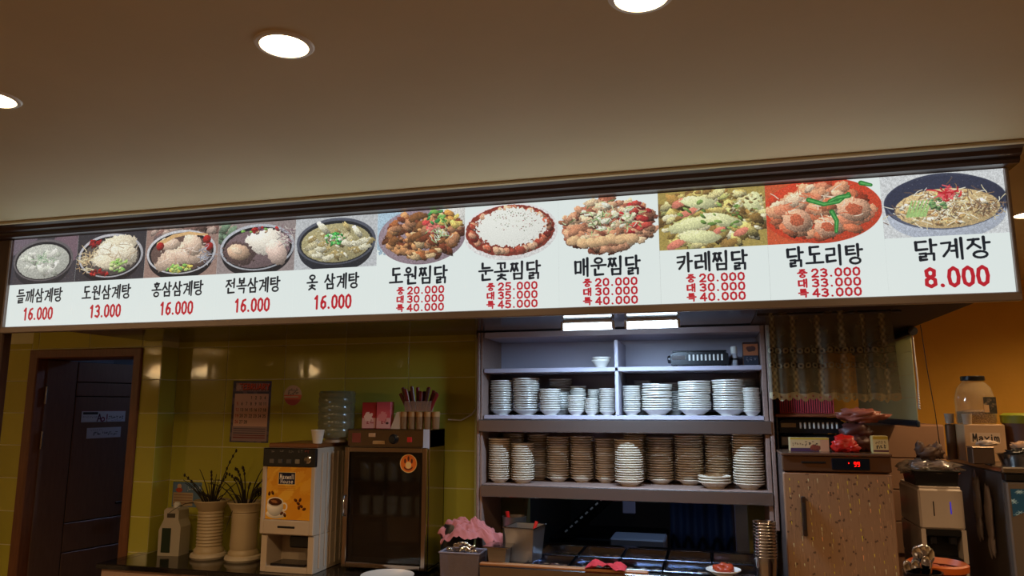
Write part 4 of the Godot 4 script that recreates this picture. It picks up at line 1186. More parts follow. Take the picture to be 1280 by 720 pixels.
func coffee_machine() -> void:
	var t := thing("coffee_vending_machine", "ivory coffee vending machine with yellow front on the counter", "coffee machine", Vector3(-2.135, 0.79, -3.5))
	var w := 0.305
	var st := mb()
	bc(st, Vector3(-w / 2, 0.185, -0.38), Vector3(w / 2, 0.625, -0.006), 0.006)
	bc(st, Vector3(-w / 2, 0.0, -0.38), Vector3(w / 2, 0.185, -0.15), 0.004)
	bc(st, Vector3(-w / 2, 0.0, -0.15), Vector3(-w / 2 + 0.035, 0.185, -0.006), 0.003)
	bc(st, Vector3(w / 2 - 0.035, 0.0, -0.15), Vector3(w / 2, 0.185, -0.006), 0.003)
	bc(st, Vector3(-w / 2 + 0.035, 0.0, -0.15), Vector3(w / 2 - 0.035, 0.03, -0.006), 0.002)
	put("body", st, M.ivory, t)
	for k in 5:
		put("side_rib", bx(mb(), Vector3(w / 2 + 0.003, 0.31, -0.06 - 0.055 * k), Vector3(0.008, 0.58, 0.012), 0.003), M.ivory, t)
	# front door with raised edge
	st = mb()
	bc(st, Vector3(-w / 2 - 0.002, 0.19, -0.008), Vector3(-w / 2 + 0.022, 0.53, 0.012), 0.004)
	bc(st, Vector3(w / 2 - 0.022, 0.19, -0.008), Vector3(w / 2 + 0.002, 0.53, 0.012), 0.004)
	bc(st, Vector3(-w / 2 + 0.02, 0.19, -0.008), Vector3(w / 2 - 0.02, 0.262, 0.012), 0.004)
	put("front_frame", st, M.ivory, t)
	var im := canvas(270, 272, Color(0.9, 0.66, 0.16))
	rng.seed = 63
	pn.seed = 9
	for k in 40: ell(im, rng.randf() * 270, rng.randf() * 272, 60, 26, -0.6, Color(0.93, 0.72, 0.24).lerp(Color(0.84, 0.55, 0.12), rng.randf()), 0.3)
	im.fill_rect(Rect2i(70, 26, 104, 66), Color(0.93, 0.8, 0.5))
	im.fill_rect(Rect2i(73, 29, 98, 60), Color(0.06, 0.09, 0.2))
	write_line(im, "Maxwell", 122, 50, 24, 24, 3.2, Color(0.93, 0.9, 0.86), 0.58)
	write_line(im, "House", 122, 74, 26, 20, 3.2, Color(0.93, 0.9, 0.86), 0.6)
	for k in 3: stroke(im, [Vector2(70, 102 + k * 9), Vector2(176, 102 + k * 9)], 1.5, 1.5, Color(0.7, 0.4, 0.1))
	ell(im, 66, 244, 62, 24, 0, Color(0.93, 0.88, 0.78), 0, 0.2)
	ell(im, 58, 206, 50, 50, 0, Color(0.95, 0.92, 0.86), 0, 0.3)
	ell(im, 58, 182, 50, 26, 0, Color(0.9, 0.85, 0.76), 0, 0.1)
	ell(im, 58, 182, 42, 20, 0, Color(0.3, 0.15, 0.07), 0.05, 0.2)
	ell(im, 52, 180, 24, 8, 0.2, Color(0.62, 0.4, 0.22), 0.3)
	stroke(im, arc_pts(114, 206, 15, 18, -2.0, 2.0), 8, 8, Color(0.93, 0.89, 0.82))
	for e in [[180, 170], [196, 186], [206, 168], [214, 200], [232, 214], [100, 240], [118, 248], [20, 140], [40, 136], [200, 208]]: ell(im, e[0], e[1], 12, 8, rng.randf() * 3.0, Color(0.35, 0.16, 0.06), 0.15, 0.6)
	put("poster", picture(0.262, 0.264, Vector3(0, 0.396, 0.004)), print_mat(im, 0.25), t)
	put("coin_slot", bx(mb(), Vector3(-0.0, 0.228, 0.012), Vector3(0.1, 0.01, 0.006), 0.002), M.black, t)
	var ctl := put("control_panel", bx(mb(), Vector3(0, 0.578, 0.002), Vector3(w + 0.004, 0.094, 0.022), 0.004), M.black, t)
	for k in 4:
		put("button", bx(mb(), Vector3(-0.1 + 0.05 * k, 0.558, 0.014), Vector3(0.026, 0.022, 0.006), 0.002), mat([Color(0.36, 0.33, 0.3), Color(0.3, 0.28, 0.26), Color(0.3, 0.28, 0.26), Color(0.5, 0.47, 0.42)][k], 0.4), ctl)
	put("lock", lathe(mb(), [Vector2(0.02, 0), Vector2(0.02, 0.006), Vector2(0.013, 0.009), Vector2(0.012, 0.004), Vector2(0, 0.004)], 20, Vector3(0.112, 0.568, 0.013), Basis(Vector3.RIGHT, PI / 2)), M.chrome, ctl)
	im = canvas(260, 22, Color(0.05, 0.05, 0.055))
	for k in 4: scribble(im, 40 + k * 50, 11, 2, 13, 11, 1.5, Color(0.6, 0.55, 0.5))
	scribble(im, 226, 11, 2, 14, 12, 1.6, Color(0.75, 0.2, 0.15))
	put("control_print", picture(0.28, 0.022, Vector3(0, 0.61, 0.0145)), print_mat(im, 0.3), ctl)
	put("recess_lining", bc(mb(), Vector3(-w / 2 + 0.036, 0.031, -0.149), Vector3(w / 2 - 0.036, 0.184, -0.146)), M.ivory, t)
	put("nozzle_cover", bx(mb(), Vector3(0.05, 0.15, -0.07), Vector3(0.11, 0.06, 0.07), 0.006), M.black, t)
	put("drip_tray", bx(mb(), Vector3(0.0, 0.036, -0.075), Vector3(0.2, 0.012, 0.12), 0.003), mat(Color(0.2, 0.19, 0.2), 0.2, 0.6), t)
	put("lid", bc(mb(), Vector3(-w / 2 + 0.006, 0.625, -0.36), Vector3(w / 2 - 0.006, 0.648, -0.02), 0.005), mat(Color(0.5, 0.3, 0.14), 0.4), t)
	var cup := put("paper_cup", lathe(mb(), [Vector2(0, 0.002), Vector2(0.022, 0.002), Vector2(0.023, 0), Vector2(0.034, 0.066), Vector2(0.0355, 0.068), Vector2(0.0345, 0.07), Vector2(0.032, 0.066), Vector2(0.022, 0.005), Vector2(0, 0.005)], 24), mat(Color(0.86, 0.82, 0.74), 0.6))
	cup.position = Vector3(-2.01, 1.4385, -3.55)
	tag(cup, "small white paper cup on top of the coffee machine", "cup")
	im = canvas(40, 30, Color(0.86, 0.82, 0.74))
	for k in 5: ell(im, 10 + k * 5, 15 + (k % 2) * 4, 3, 6, 0, Color(0.5, 0.3, 0.15))
	var j := thing("water_bottle", "upturned translucent water bottle behind the paper cup", "bottle", Vector3(-1.99, 1.438, -3.71))
	var prof := [Vector2(0.03, 0.0), Vector2(0.035, 0.012), Vector2(0.096, 0.03)]
	for k in 5:
		prof.append(Vector2(0.1, 0.045 + 0.042 * k))
		prof.append(Vector2(0.1, 0.068 + 0.042 * k))
		prof.append(Vector2(0.0965, 0.076 + 0.042 * k))
	prof.append_array([Vector2(0.1, 0.262), Vector2(0.094, 0.275), Vector2(0, 0.275)])
	put("body", lathe(mb(), prof, 32), clear_mat(Color(0.46, 0.47, 0.38), 0.5, 0.2), j)
	put("neck_ring", lathe(mb(), [Vector2(0.055, 0.0), Vector2(0.058, 0.0), Vector2(0.06, 0.012), Vector2(0.05, 0.02), Vector2(0.03, 0.02)], 24), M.ivory, j)

func glass_cabinet() -> void:
	var t := thing("cup_sterilizer", "stainless steel cabinet with dark glass door on the counter", "cabinet", Vector3(-1.66, 0.79, -3.66))
	var w := 0.47
	var st := mb()
	bc(st, Vector3(-w / 2, 0.02, -0.23), Vector3(-w / 2 + 0.015, 0.72, -0.005), 0.002)
	bc(st, Vector3(-w / 2, 0.02, -0.23), Vector3(w / 2, 0.72, -0.22), 0.002)
	bc(st, Vector3(-w / 2, 0.01, -0.23), Vector3(w / 2, 0.03, -0.005), 0.002)
	bc(st, Vector3(-w / 2, 0.625, -0.23), Vector3(w / 2, 0.722, -0.005), 0.003)
	bc(st, Vector3(w / 2 - 0.015, 0.02, -0.23), Vector3(w / 2, 0.72, -0.005), 0.002)
	put("body", st, mat(Color(0.66, 0.62, 0.58), 0.16, 1.0), t)
	var dr := put("door", rect_frame(-w / 2 + 0.002, w / 2 - 0.002, 0.02, 0.628, 0.026, 0.03), mat(Color(0.7, 0.64, 0.58), 0.18, 1.0), t)
	put("pane", bc(mb(), Vector3(-w / 2 + 0.024, 0.046, 0.012), Vector3(w / 2 - 0.024, 0.602, 0.016)), M.dark_glass, dr)
	put("gasket", rect_frame(-w / 2 + 0.024, w / 2 - 0.024, 0.046, 0.602, 0.024, 0.006), M.black_matt, dr)
	put("handle", tube(mb(), [Vector3(-w / 2 + 0.018, 0.38, 0.025), Vector3(-w / 2 + 0.018, 0.375, 0.05), Vector3(-w / 2 + 0.018, 0.28, 0.05), Vector3(-w / 2 + 0.018, 0.275, 0.025)], 0.006), M.chrome, dr)
	for y in [0.27, 0.445]:
		var s2 := mb()
		bc(s2, Vector3(-w / 2 + 0.015, y, -0.21), Vector3(w / 2 - 0.015, y + 0.006, -0.02), 0.001)
		put("wire_shelf", s2, M.steel, t)
	# cups inside, dim behind the glass
	var gl := clear_mat(Color(0.8, 0.85, 0.85), 0.25, 0.1)
	for lv in 2:
		for k in 5:
			var g := put("drinking_glass", lathe(mb(), [Vector2(0, 0), Vector2(0.026, 0), Vector2(0.032, 0.09), Vector2(0.03, 0.09), Vector2(0.024, 0.005), Vector2(0, 0.005)], 18), gl)
			g.position = Vector3(-1.82 + 0.08 * k, 0.79 + [0.277, 0.452][lv], -3.74)
			tag(g, "%s drinking glass from left on the %s shelf inside the steel cabinet" % [ordinal(k + 1), ["lower", "upper"][lv]], "glass", "glasses inside the steel cabinet")
	# control strip
	put("control_strip", bc(mb(), Vector3(-w / 2 + 0.004, 0.632, -0.006), Vector3(w / 2 - 0.004, 0.716, 0.002), 0.002), mat(Color(0.6, 0.56, 0.53), 0.14, 1.0), t)
	put("knob", lathe(mb(), [Vector2(0.026, 0), Vector2(0.026, 0.006), Vector2(0.018, 0.01), Vector2(0.017, 0.024), Vector2(0, 0.024)], 22, Vector3(0.035, 0.67, 0.002), Basis(Vector3.RIGHT, PI / 2)), M.black, t)
	put("switch", bx(mb(), Vector3(0.125, 0.668, 0.004), Vector3(0.026, 0.026, 0.008), 0.002), M.red, t)
	put("plate_label", bx(mb(), Vector3(-0.05, 0.652, 0.003), Vector3(0.07, 0.018, 0.002), 0.0005), mat(Color(0.7, 0.55, 0.35), 0.5), t)
	put("plate_label", bx(mb(), Vector3(-0.09, 0.69, 0.003), Vector3(0.04, 0.02, 0.002), 0.0005), mat(Color(0.75, 0.6, 0.45), 0.5), t)
	put("sticker_red", bx(mb(), Vector3(-0.18, 0.675, 0.003), Vector3(0.05, 0.05, 0.002), 0.0005), mat(Color(0.5, 0.2, 0.15), 0.5), t)
	put("paper_tag", bx(mb(), Vector3(w / 2 - 0.016, 0.672, 0.0045), Vector3(0.034, 0.1, 0.002), 0.0005), mat(Color(0.72, 0.74, 0.8), 0.6), t)
	var im := canvas(96, 96, Color(0.03, 0.03, 0.03))
	ell(im, 48, 48, 46, 46, 0, Color(0.93, 0.75, 0.45))
	ell(im, 48, 48, 42, 42, 0, Color(0.88, 0.42, 0.1))
	for e in [[30, 36], [48, 24], [66, 36]]: ell(im, e[0], e[1], 6, 13, 0, Color(0.35, 0.12, 0.05))
	ell(im, 48, 56, 16, 18, 0, Color(0.93, 0.75, 0.45))
	stroke(im, arc_pts(48, 62, 22, 16, 0.3, PI - 0.3), 6, 6, Color(0.3, 0.1, 0.05))
	var sk := lathe(mb(), [Vector2(0.0, 0), Vector2(0.05, 0.0), Vector2(0.05, 0.001)], 30)
	var st2 := mb()
	for k in 30:
		for q in [[0.0, 0], [1.0, k + 1], [1.0, k]]:
			var a: float = TAU * q[1] / 30
			st2.set_uv(Vector2(0.5 + 0.5 * q[0] * cos(a), 0.5 - 0.5 * q[0] * sin(a)))
			st2.add_vertex(Vector3(0.127 + 0.05 * q[0] * cos(a), 0.548 + 0.05 * q[0] * sin(a), 0.0175))
	var o := put("sticker_round", st2, print_mat(im, 0.4), t)
	o.set_meta("label", "round orange sticker with a smile on the glass")
	for s in [-1, 1]:
		for z in [-0.2, -0.03]: put("foot", lathe(mb(), [Vector2(0, 0), Vector2(0.014, 0), Vector2(0.014, 0.012)], 12, Vector3(s * 0.2, 0, z)), M.black_matt, t)

func rect_frame(x0: float, x1: float, y0: float, y1: float, b: float, d: float) -> SurfaceTool:
	var st := mb()
	bc(st, Vector3(x0, y0, 0), Vector3(x0 + b, y1, d), 0.003)
	bc(st, Vector3(x1 - b, y0, 0), Vector3(x1, y1, d), 0.003)
	bc(st, Vector3(x0 + b, y0, 0), Vector3(x1 - b, y0 + b, d), 0.003)
	bc(st, Vector3(x0 + b, y1 - b, 0), Vector3(x1 - b, y1, d), 0.003)
	return st

func on_cabinet() -> void:
	var y := 1.512
	var k := 0
	for b in [[-1.80, 0.082, 0.14, Color(0.66, 0.08, 0.13), "red coffee-mix carton on the steel cabinet, left of its pink neighbour"], [-1.715, 0.082, 0.142, Color(0.8, 0.3, 0.34), "pink coffee-mix carton on the steel cabinet beside the red one"]]:
		var t := thing("coffee_mix_carton", b[4], "box", Vector3(b[0], y, -3.74), 4)
		put("body", bx(mb(), Vector3(0, b[2] / 2, 0), Vector3(b[1], b[2], 0.05), 0.002), mat(b[3], 0.45), t)
		var im := canvas(80, 140, b[3])
		im.fill_rect(Rect2i(0, 84, 80, 56), Color(0.83, 0.6, 0.58))
		pn.seed = 4 + k
		ell(im, 36, 80, 26, 28, 0, Color(0.9, 0.75, 0.7) if k == 0 else Color(0.86, 0.5, 0.5), 0.4)
		scribble(im, 44, 104, 2, 26, 24, 3.4, Color(0.6, 0.05, 0.1))
		if k == 1: ell(im, 62, 112, 9, 7, 0, Color(0.25, 0.1, 0.1))
		put("print", picture(b[1] - 0.004, b[2] - 0.004, Vector3(0, b[2] / 2, 0.0265)), print_mat(im, 0.4), t)
		k += 1
	var wb := thing("napkin_wedge", "beige paper wedge holder between carton and jars", "holder", Vector3(-1.645, y, -3.74))
	put("body", prism(mb(), [Vector2(-0.026, 0), Vector2(0.03, 0), Vector2(0.03, 0.09), Vector2(0.008, 0.088)], -0.025, 0.025), mat(Color(0.78, 0.68, 0.58), 0.7), wb)
	for j in 5:
		var x := -1.598 + 0.045 * j
		var jt := thing("spice_jar", "glass jar with cork band on the steel cabinet, %s from left" % ordinal(j + 1), "jar", Vector3(x, y, -3.73), 0, "jars on the steel cabinet")
		put("glass", lathe(mb(), [Vector2(0, 0), Vector2(0.02, 0), Vector2(0.021, 0.06), Vector2(0.02, 0.066)], 18), mat(Color(0.5, 0.36, 0.24), 0.15), jt)
		put("cork", lathe(mb(), [Vector2(0.0215, 0.064), Vector2(0.022, 0.09), Vector2(0, 0.09)], 18), M.cork, jt)
	var hb := thing("stick_holder", "clear holder full of coffee sticks standing on the jars", "holder", Vector3(-1.515, y + 0.09, -3.73))
	put("tub", lathe4(0.074, 0.076, 0.056, 0.022), clear_mat(Color(0.75, 0.6, 0.5), 0.35, 0.1), hb)
	var r := RandomNumberGenerator.new()
	r.seed = 17
	for j in 15:
		var x := -0.064 + 0.0092 * j
		var lean := 0.05 * (x / 0.064) + r.randf_range(-0.012, 0.012)
		if j == 0: lean = -0.06
		var top := 0.118 + r.randf_range(-0.016, 0.02)
		var st := mb()
		var bs := Basis(Vector3(0, 0, 1), -lean / top * 0.9)
		bx(st, bs * Vector3(0, top / 2, 0), Vector3(0.019, top, 0.008), 0.003, bs)
		var o := put("coffee_stick", st, mat([Color(0.42, 0.06, 0.07), Color(0.35, 0.12, 0.08), Color(0.5, 0.08, 0.1), Color(0.25, 0.08, 0.06)][j % 4], 0.4))
		o.position = Vector3(-1.515 + x, y + 0.093, -3.74 + 0.011 * (j % 3))
		tag(o, "dark red coffee stick, %s from left in the clear holder" % ordinal(j + 1), "stick", "coffee sticks in the clear holder")

func planters() -> void:
	var cream := relief(mat(Color(0.72, 0.64, 0.5), 0.4), 61, 0.05, 0.05)
	var r := RandomNumberGenerator.new()
	r.seed = 23
	var dry := mat(Color(0.13, 0.1, 0.06), 0.7)
	for k in 2:
		var at: Vector3 = [Vector3(-2.775, 0.79, -3.745), Vector3(-2.545, 0.79, -3.735)][k]
		var t := thing("tall_vase", ["ribbed cream vase with dry grass, nearest the white caddy", "smooth cream vase with dry grass beside the coffee machine"][k], "vase", at, 0, "vases with dry grass")
		put("saucer", lathe(mb(), [Vector2(0, 0), Vector2(0.092, 0), Vector2(0.1, 0.012), Vector2(0.096, 0.026), Vector2(0.086, 0.032), Vector2(0.07, 0.03), Vector2(0, 0.03)], 32), mat(Color(0.76, 0.7, 0.6), 0.35), t)
		var prof := [Vector2(0, 0.03), Vector2(0.08, 0.03), Vector2(0.082, 0.045), Vector2(0.07, 0.06)]
		if k == 0:
			for i in 11:
				prof.append(Vector2(0.066, 0.066 + 0.0175 * i))
				prof.append(Vector2(0.0715, 0.072 + 0.0175 * i))
				prof.append(Vector2(0.066, 0.0815 + 0.0175 * i))
		else:
			prof.append_array([Vector2(0.075, 0.08), Vector2(0.071, 0.14), Vector2(0.07, 0.2), Vector2(0.072, 0.25), Vector2(0.07, 0.256), Vector2(0.076, 0.262)])
		prof.append_array([Vector2(0.074, 0.268), Vector2(0.09, 0.295), Vector2(0.099, 0.31), Vector2(0.096, 0.315), Vector2(0.085, 0.3), Vector2(0.06, 0.27), Vector2(0, 0.265)])
		put("body", lathe(mb(), prof, 32, Vector3.ZERO, Basis(), 0.9), cream, t)
		var pl := thing("dry_grass", ["bunch of dark dry grass standing in the ribbed vase", "arching dark dry grass standing in the smooth vase"][k], "plant", at + Vector3(0, 0.26, 0))
		var ends := [[-0.2, 0.16, 0.0], [-0.17, 0.19, 0.03], [-0.11, 0.22, -0.02], [0.0, 0.21, 0.02], [0.04, 0.17, 0.0], [0.07, 0.14, 0.02], [0.14, 0.33, 0.0], [0.1, 0.15, 0.03], [-0.24, -0.02, 0.05], [-0.05, 0.14, 0.05], [0.02, 0.13, -0.04], [-0.14, 0.15, 0.06], [0.2, 0.17, 0.03]] if k == 0 else [[-0.02, 0.24, 0.02], [-0.08, 0.23, 0.0], [0.14, 0.26, 0.0], [0.17, 0.2, 0.02], [-0.18, 0.17, 0.03], [-0.22, 0.15, 0.05], [0.03, 0.1, 0.06], [-0.06, -0.1, 0.09], [0.12, 0.12, 0.03], [-0.1, 0.12, 0.05], [-0.15, 0.2, -0.02], [0.02, 0.15, 0.0]]
		for q in 12:
			ends.append([r.randf_range(-0.16, 0.16), r.randf_range(0.06, 0.2), r.randf_range(-0.05, 0.07)])
		for e in ends:
			var st := mb()
			var base := Vector3(e[0] * 0.12, 0.0, e[2] * 0.3 + r.randf_range(-0.01, 0.01))
			var tip := Vector3(e[0], e[1], e[2])
			var mid := Vector3(e[0] * 0.45, maxf(e[1], 0.12) * (0.95 if k == 1 else 0.62) + 0.01, e[2] * 0.5)
			var pts := []
			var rad := []
			for i in 9:
				var u := i / 8.0
				pts.append(base * (1 - u) * (1 - u) + mid * 2 * u * (1 - u) + tip * u * u)
				rad.append(lerpf(0.004, 0.0016, u))
			tube(st, pts, rad, 6)
			if e[1] > 0.3 or r.randf() < 0.35:        # seed head
				for i in range(5, 9): lump(st, pts[i], Vector3(0.006, 0.01, 0.006), 0.2, 0.2, i, 8, 6)
			put("blade", st, dry, pl)

func wall_papers() -> void:
	var z := -3.8985
	var im := canvas(262, 364, Color(0.83, 0.68, 0.62))
	pn.seed = 3
	rng.seed = 12
	im.fill_rect(Rect2i(0, 0, 262, 364), Color(0.3, 0.3, 0.38))
	for k in 60: ell(im, rng.randf() * 262, rng.randf() * 364, 20, 12, rng.randf(), Color(0.5, 0.42, 0.48).lerp(Color(0.25, 0.28, 0.4), rng.randf()), 0.3)
	im.fill_rect(Rect2i(16, 76, 232, 196), Color(0.86, 0.7, 0.62))
	im.fill_rect(Rect2i(12, 270, 238, 86), Color(0.62, 0.52, 0.52))
	im.fill_rect(Rect2i(20, 12, 226, 50), Color(0.62, 0.5, 0.5))
	write_line(im, "FEBRUARY", 148, 36, 44, 34, 9, Color(0.25, 0.1, 0.12))
	write_line(im, "FEBRUARY", 146, 34, 44, 32, 6, Color(0.86, 0.34, 0.24))
	ell(im, 40, 38, 18, 18, 0, Color(0.72, 0.6, 0.6), 0.1)
	var day := 0
	for row in 5:
		for col in 7:
			day += 1
			if day > 3 and day <= 31:
				write_line(im, str(day - 3), 38 + col * 31, 100 + row * 36, 20, 17, 2.6, Color(0.2, 0.14, 0.16) if col > 0 else Color(0.7, 0.15, 0.12))
	for k in 5: stroke(im, [Vector2(24, 284 + k * 13), Vector2(236, 284 + k * 13)], 4 if k % 2 else 7, 5, Color(0.4, 0.34, 0.38) if k < 3 else Color(0.5, 0.2, 0.2))
	var c := put("wall_calendar", picture(0.262, 0.362, Vector3(0, 0, 0), Basis(Vector3(0, 0, 1), -0.012)), print_mat(im, 0.6))
	c.position = Vector3(-2.66, 1.6, z)
	tag(c, "paper wall calendar reading FEBRUARY on the green tiles", "calendar")
	im = canvas(120, 120, Color(0.72, 0.7, 0.35))
	ell(im, 60, 60, 58, 58, 0, Color(0.86, 0.72, 0.58))
	for y in range(58, 118):
		for x in 120:
			if Vector2(x - 60, y - 60).length() < 57 and not (y < 74 and x < 96 and y > 64): im.set_pixel(x, y, Color(0.86, 0.36, 0.16) if y < 84 else Color(0.72, 0.13, 0.12))
	scribble(im, 60, 30, 3, 22, 20, 3, Color(0.2, 0.18, 0.16))
	scribble(im, 60, 48, 3, 22, 18, 3, Color(0.2, 0.18, 0.16))
	var st := mb()
	for k in 32:
		for q in [[0.0, 0], [1.0, k + 1], [1.0, k]]:
			var a: float = TAU * q[1] / 32
			st.set_uv(Vector2(0.5 + 0.49 * q[0] * cos(a), 0.5 - 0.49 * q[0] * sin(a)))
			st.add_vertex(Vector3(0.06 * q[0] * cos(a), 0.06 * q[0] * sin(a), 0))
	var b := put("round_sticker", st, print_mat(im, 0.4))
	b.position = Vector3(-2.382, 1.695, z)
	tag(b, "round white and red sticker on the tiles beside the calendar", "sticker")
	im = canvas(204, 146, Color(0.35, 0.48, 0.6))
	im.fill_rect(Rect2i(6, 62, 140, 78), Color(0.74, 0.64, 0.5))
	im.fill_rect(Rect2i(6, 10, 90, 50), Color(0.42, 0.52, 0.66))
	ell(im, 46, 26, 16, 16, 0, Color(0.86, 0.7, 0.55), 0.1)
	ell(im, 46, 48, 24, 14, 0, Color(0.75, 0.3, 0.2), 0.1)
	for k in 4: stroke(im, [Vector2(14, 76 + k * 16), Vector2(138, 76 + k * 16)], 6, 6, Color(0.6, 0.45, 0.36))
	scribble(im, 150, 36, 4, 24, 22, 3, Color(0.8, 0.82, 0.86))
	var n := put("blue_notice", picture(0.203, 0.145), print_mat(im, 0.4))
	n.position = Vector3(-3.066, 1.108, z)
	tag(n, "blue notice on the tiles behind the white caddy", "notice")

func cold_table() -> void:
	var t := thing("topping_table", "stainless cold table with sunken food pans under the plate rack", "table", Vector3(0, 0, 0))
	var x0 := -1.075
	var x1 := 0.245
	var zf := -3.42
	var zb := -4.1
	var st := mb()
	bc(st, Vector3(x0, 0.02, zb), Vector3(x1, 0.78, zf), 0.004)
	put("body", st, M.steel_rough, t)
	put("front_rail", bc(mb(), Vector3(x0, 0.78, zf - 0.05), Vector3(x1, 0.9, zf), 0.004), M.steel, t)
	put("back_rail", bc(mb(), Vector3(x0, 0.78, zb), Vector3(x1, 0.9, zb + 0.09), 0.004), M.steel, t)
	put("side_rail", bc(mb(), Vector3(x0, 0.78, zb + 0.09), Vector3(-0.882, 0.9, zf - 0.05), 0.004), M.steel, t)
	put("side_rail", bc(mb(), Vector3(0.19, 0.78, zb + 0.09), Vector3(x1, 0.9, zf - 0.05), 0.004), M.steel, t)
	put("cutting_strip", bc(mb(), Vector3(x0, 0.9, zf - 0.04), Vector3(-0.3, 0.912, zf - 0.004), 0.003), mat(Color(0.62, 0.42, 0.26), 0.5), t)
	var pans := []
	for k in 5:
		pans.append([-0.771 + 0.212 * k, -3.6, 0.1, 0.115])
		if k != 3: pans.append([-0.771 + 0.212 * k, -3.86, 0.1, 0.13])
	pans.append([-0.135, -3.86, 0.1, 0.13])
	var pm := mat(Color(0.6, 0.62, 0.68), 0.14, 1.0)
	var col := [Color(0.3, 0.12, 0.06), Color(0.2, 0.22, 0.1), Color(0.42, 0.3, 0.16), Color(0.35, 0.1, 0.06), Color(0.5, 0.44, 0.34), Color(0.16, 0.12, 0.08), Color(0.3, 0.24, 0.14), Color(0.28, 0.1, 0.05), Color(0.18, 0.16, 0.1), Color(0.38, 0.2, 0.1)]
	var n := 0
	var nth := [0, 0]
	for p in pans:
		var row := 0 if p[1] > -3.7 else 1
		nth[row] += 1
		var pan := thing("food_pan", "steel food pan, %s from left in the %s row of the cold table" % [ordinal(nth[row]), ["front", "back"][row]], "pan", Vector3(p[0], 0.805, p[1]), 0, "pans in the cold table")
		put("tray", lathe4(p[2] - 0.012, p[2], 0.098, p[3]), pm, pan)
		put("lip", rect_ring(p[2] + 0.004, 0.101, 0.007, p[3] + 0.003), pm, pan)
		var fm := relief(mat(col[n % 10], 0.4), 70 + n, 0.08, 0.6)
		var f := mb()
		for k in 7: lump(f, Vector3(-0.06 + 0.02 * k, 0.045, (k % 3 - 1) * p[3] * 0.5), Vector3(0.04, 0.022, 0.05), 0.5, 0.15, n * 9 + k, 12, 8)
		put("filling", f, fm, pan)
		n += 1
	# square steel buckets and the hanging insert at the left end
	var b := thing("steel_bucket", "square steel bucket with red handled ladle on the cold table", "bucket", Vector3(-0.905, 0.9, -3.62), -8)
	put("tub", lathe4(0.062, 0.076, 0.155, 0.08), M.steel_rough, b)
	put("lip", rect_ring(0.081, 0.155, 0.006, 0.084), M.steel, b)
	var ld := thing("ladle", "ladle with red handle resting in the square bucket", "ladle", Vector3(-0.905, 0.9, -3.62))
	put("handle", tube(mb(), [Vector3(0.0, 0.02, 0.02), Vector3(0.03, 0.1, 0.0), Vector3(0.055, 0.175, -0.02)], [0.005, 0.006, 0.009]), M.red, ld)
	put("scoop", lump(mb(), Vector3(-0.004, 0.026, 0.02), Vector3(0.03, 0.018, 0.03), 0.0, 0.1, 1, 14, 8), M.steel, ld)
	b = thing("steel_canister", "steel canister behind the small insert, left of the square bucket", "canister", Vector3(-1.0, 0.9, -3.78))
	put("body", lathe(mb(), [Vector2(0, 0), Vector2(0.055, 0), Vector2(0.06, 0.17), Vector2(0.063, 0.175), Vector2(0.057, 0.175), Vector2(0.052, 0.006), Vector2(0, 0.006)], 26), M.steel_rough, b)
	put("tomato_tongs", tube(mb(), [Vector3(-0.01, 0.02, 0), Vector3(-0.02, 0.12, 0.02), Vector3(-0.03, 0.2, 0.03)], [0.006, 0.007, 0.01]), M.red, b)
	b = thing("steel_insert", "small steel insert pan with flat lip left of the bucket", "pan", Vector3(-1.0, 0.9, -3.5))
	put("tub", lathe4(0.038, 0.046, 0.078, 0.05), M.steel_rough, b)
	put("lip", bx(mb(), Vector3(0, 0.08, 0), Vector3(0.13, 0.006, 0.13), 0.002), M.steel, b)
	# red cloth on the front rail
	var nz := FastNoiseLite.new()
	nz.seed = 8
	nz.frequency = 2.0
	st = mb()
	sheet(st, 26, 14, func(u: float, v: float) -> Vector3:
		var x := -0.09 + 0.18 * u
		var z := -0.05 + 0.1 * v
		return Vector3(x, 0.014 + 0.03 * (0.5 + nz.get_noise_2d(x * 7.0, z * 7.0)) * (1.0 - pow(absf(u * 2 - 1), 4)), z + 0.02 * nz.get_noise_2d(x * 5.0, 9.0)))
	var rc := put("red_cloth", st, M.red_cloth)
	rc.position = Vector3(-0.49, 0.9, -3.455)
	tag(rc, "crumpled red cloth on the front edge of the cold table", "cloth")
	# saucer with red food
	var sp := thing("kimchi_saucer", "white saucer with red kimchi at the front of the cold table", "dish", Vector3(0.02, 0.906, -3.49))
	put("saucer", lathe(mb(), dish_profile(0.075, 0.024), 28), M.china, sp)
	var fd := mb()
	for k in 9: lump(fd, Vector3(cos(k * 2.4) * 0.025, 0.022 + 0.004 * (k % 3), sin(k * 2.4) * 0.025), Vector3(0.022, 0.014, 0.018), 0.5, 0.15, k + 3, 12, 8)
	put("kimchi", fd, relief(mat(Color(0.6, 0.2, 0.05), 0.3), 88, 0.1, 0.4), sp)
	# stacked steel cups at the right end
	var cm := lathe(mb(), [Vector2(0, 0.002), Vector2(0.036, 0.002), Vector2(0.038, 0), Vector2(0.044, 0.06), Vector2(0.0475, 0.094), Vector2(0.05, 0.097), Vector2(0.049, 0.1), Vector2(0.046, 0.098), Vector2(0.041, 0.06), Vector2(0.035, 0.006), Vector2(0, 0.006)], 28)
	cm.generate_normals()
	var cmesh := cm.commit()
	for k in 12:
		var o := put_mesh("steel_cup", cmesh, mat(Color(0.72, 0.7, 0.7), 0.14, 1.0) if k == 0 else null)
		if k > 0: o.material_override = get_node("steel_cup").material_override
		o.position = Vector3(0.197, 0.9003 + 0.0128 * k, -3.46)
		tag(o, "stainless steel cup, %s from bottom of the stack beside the glitter fridge" % ordinal(k + 1), "cup", "stacked steel cups")

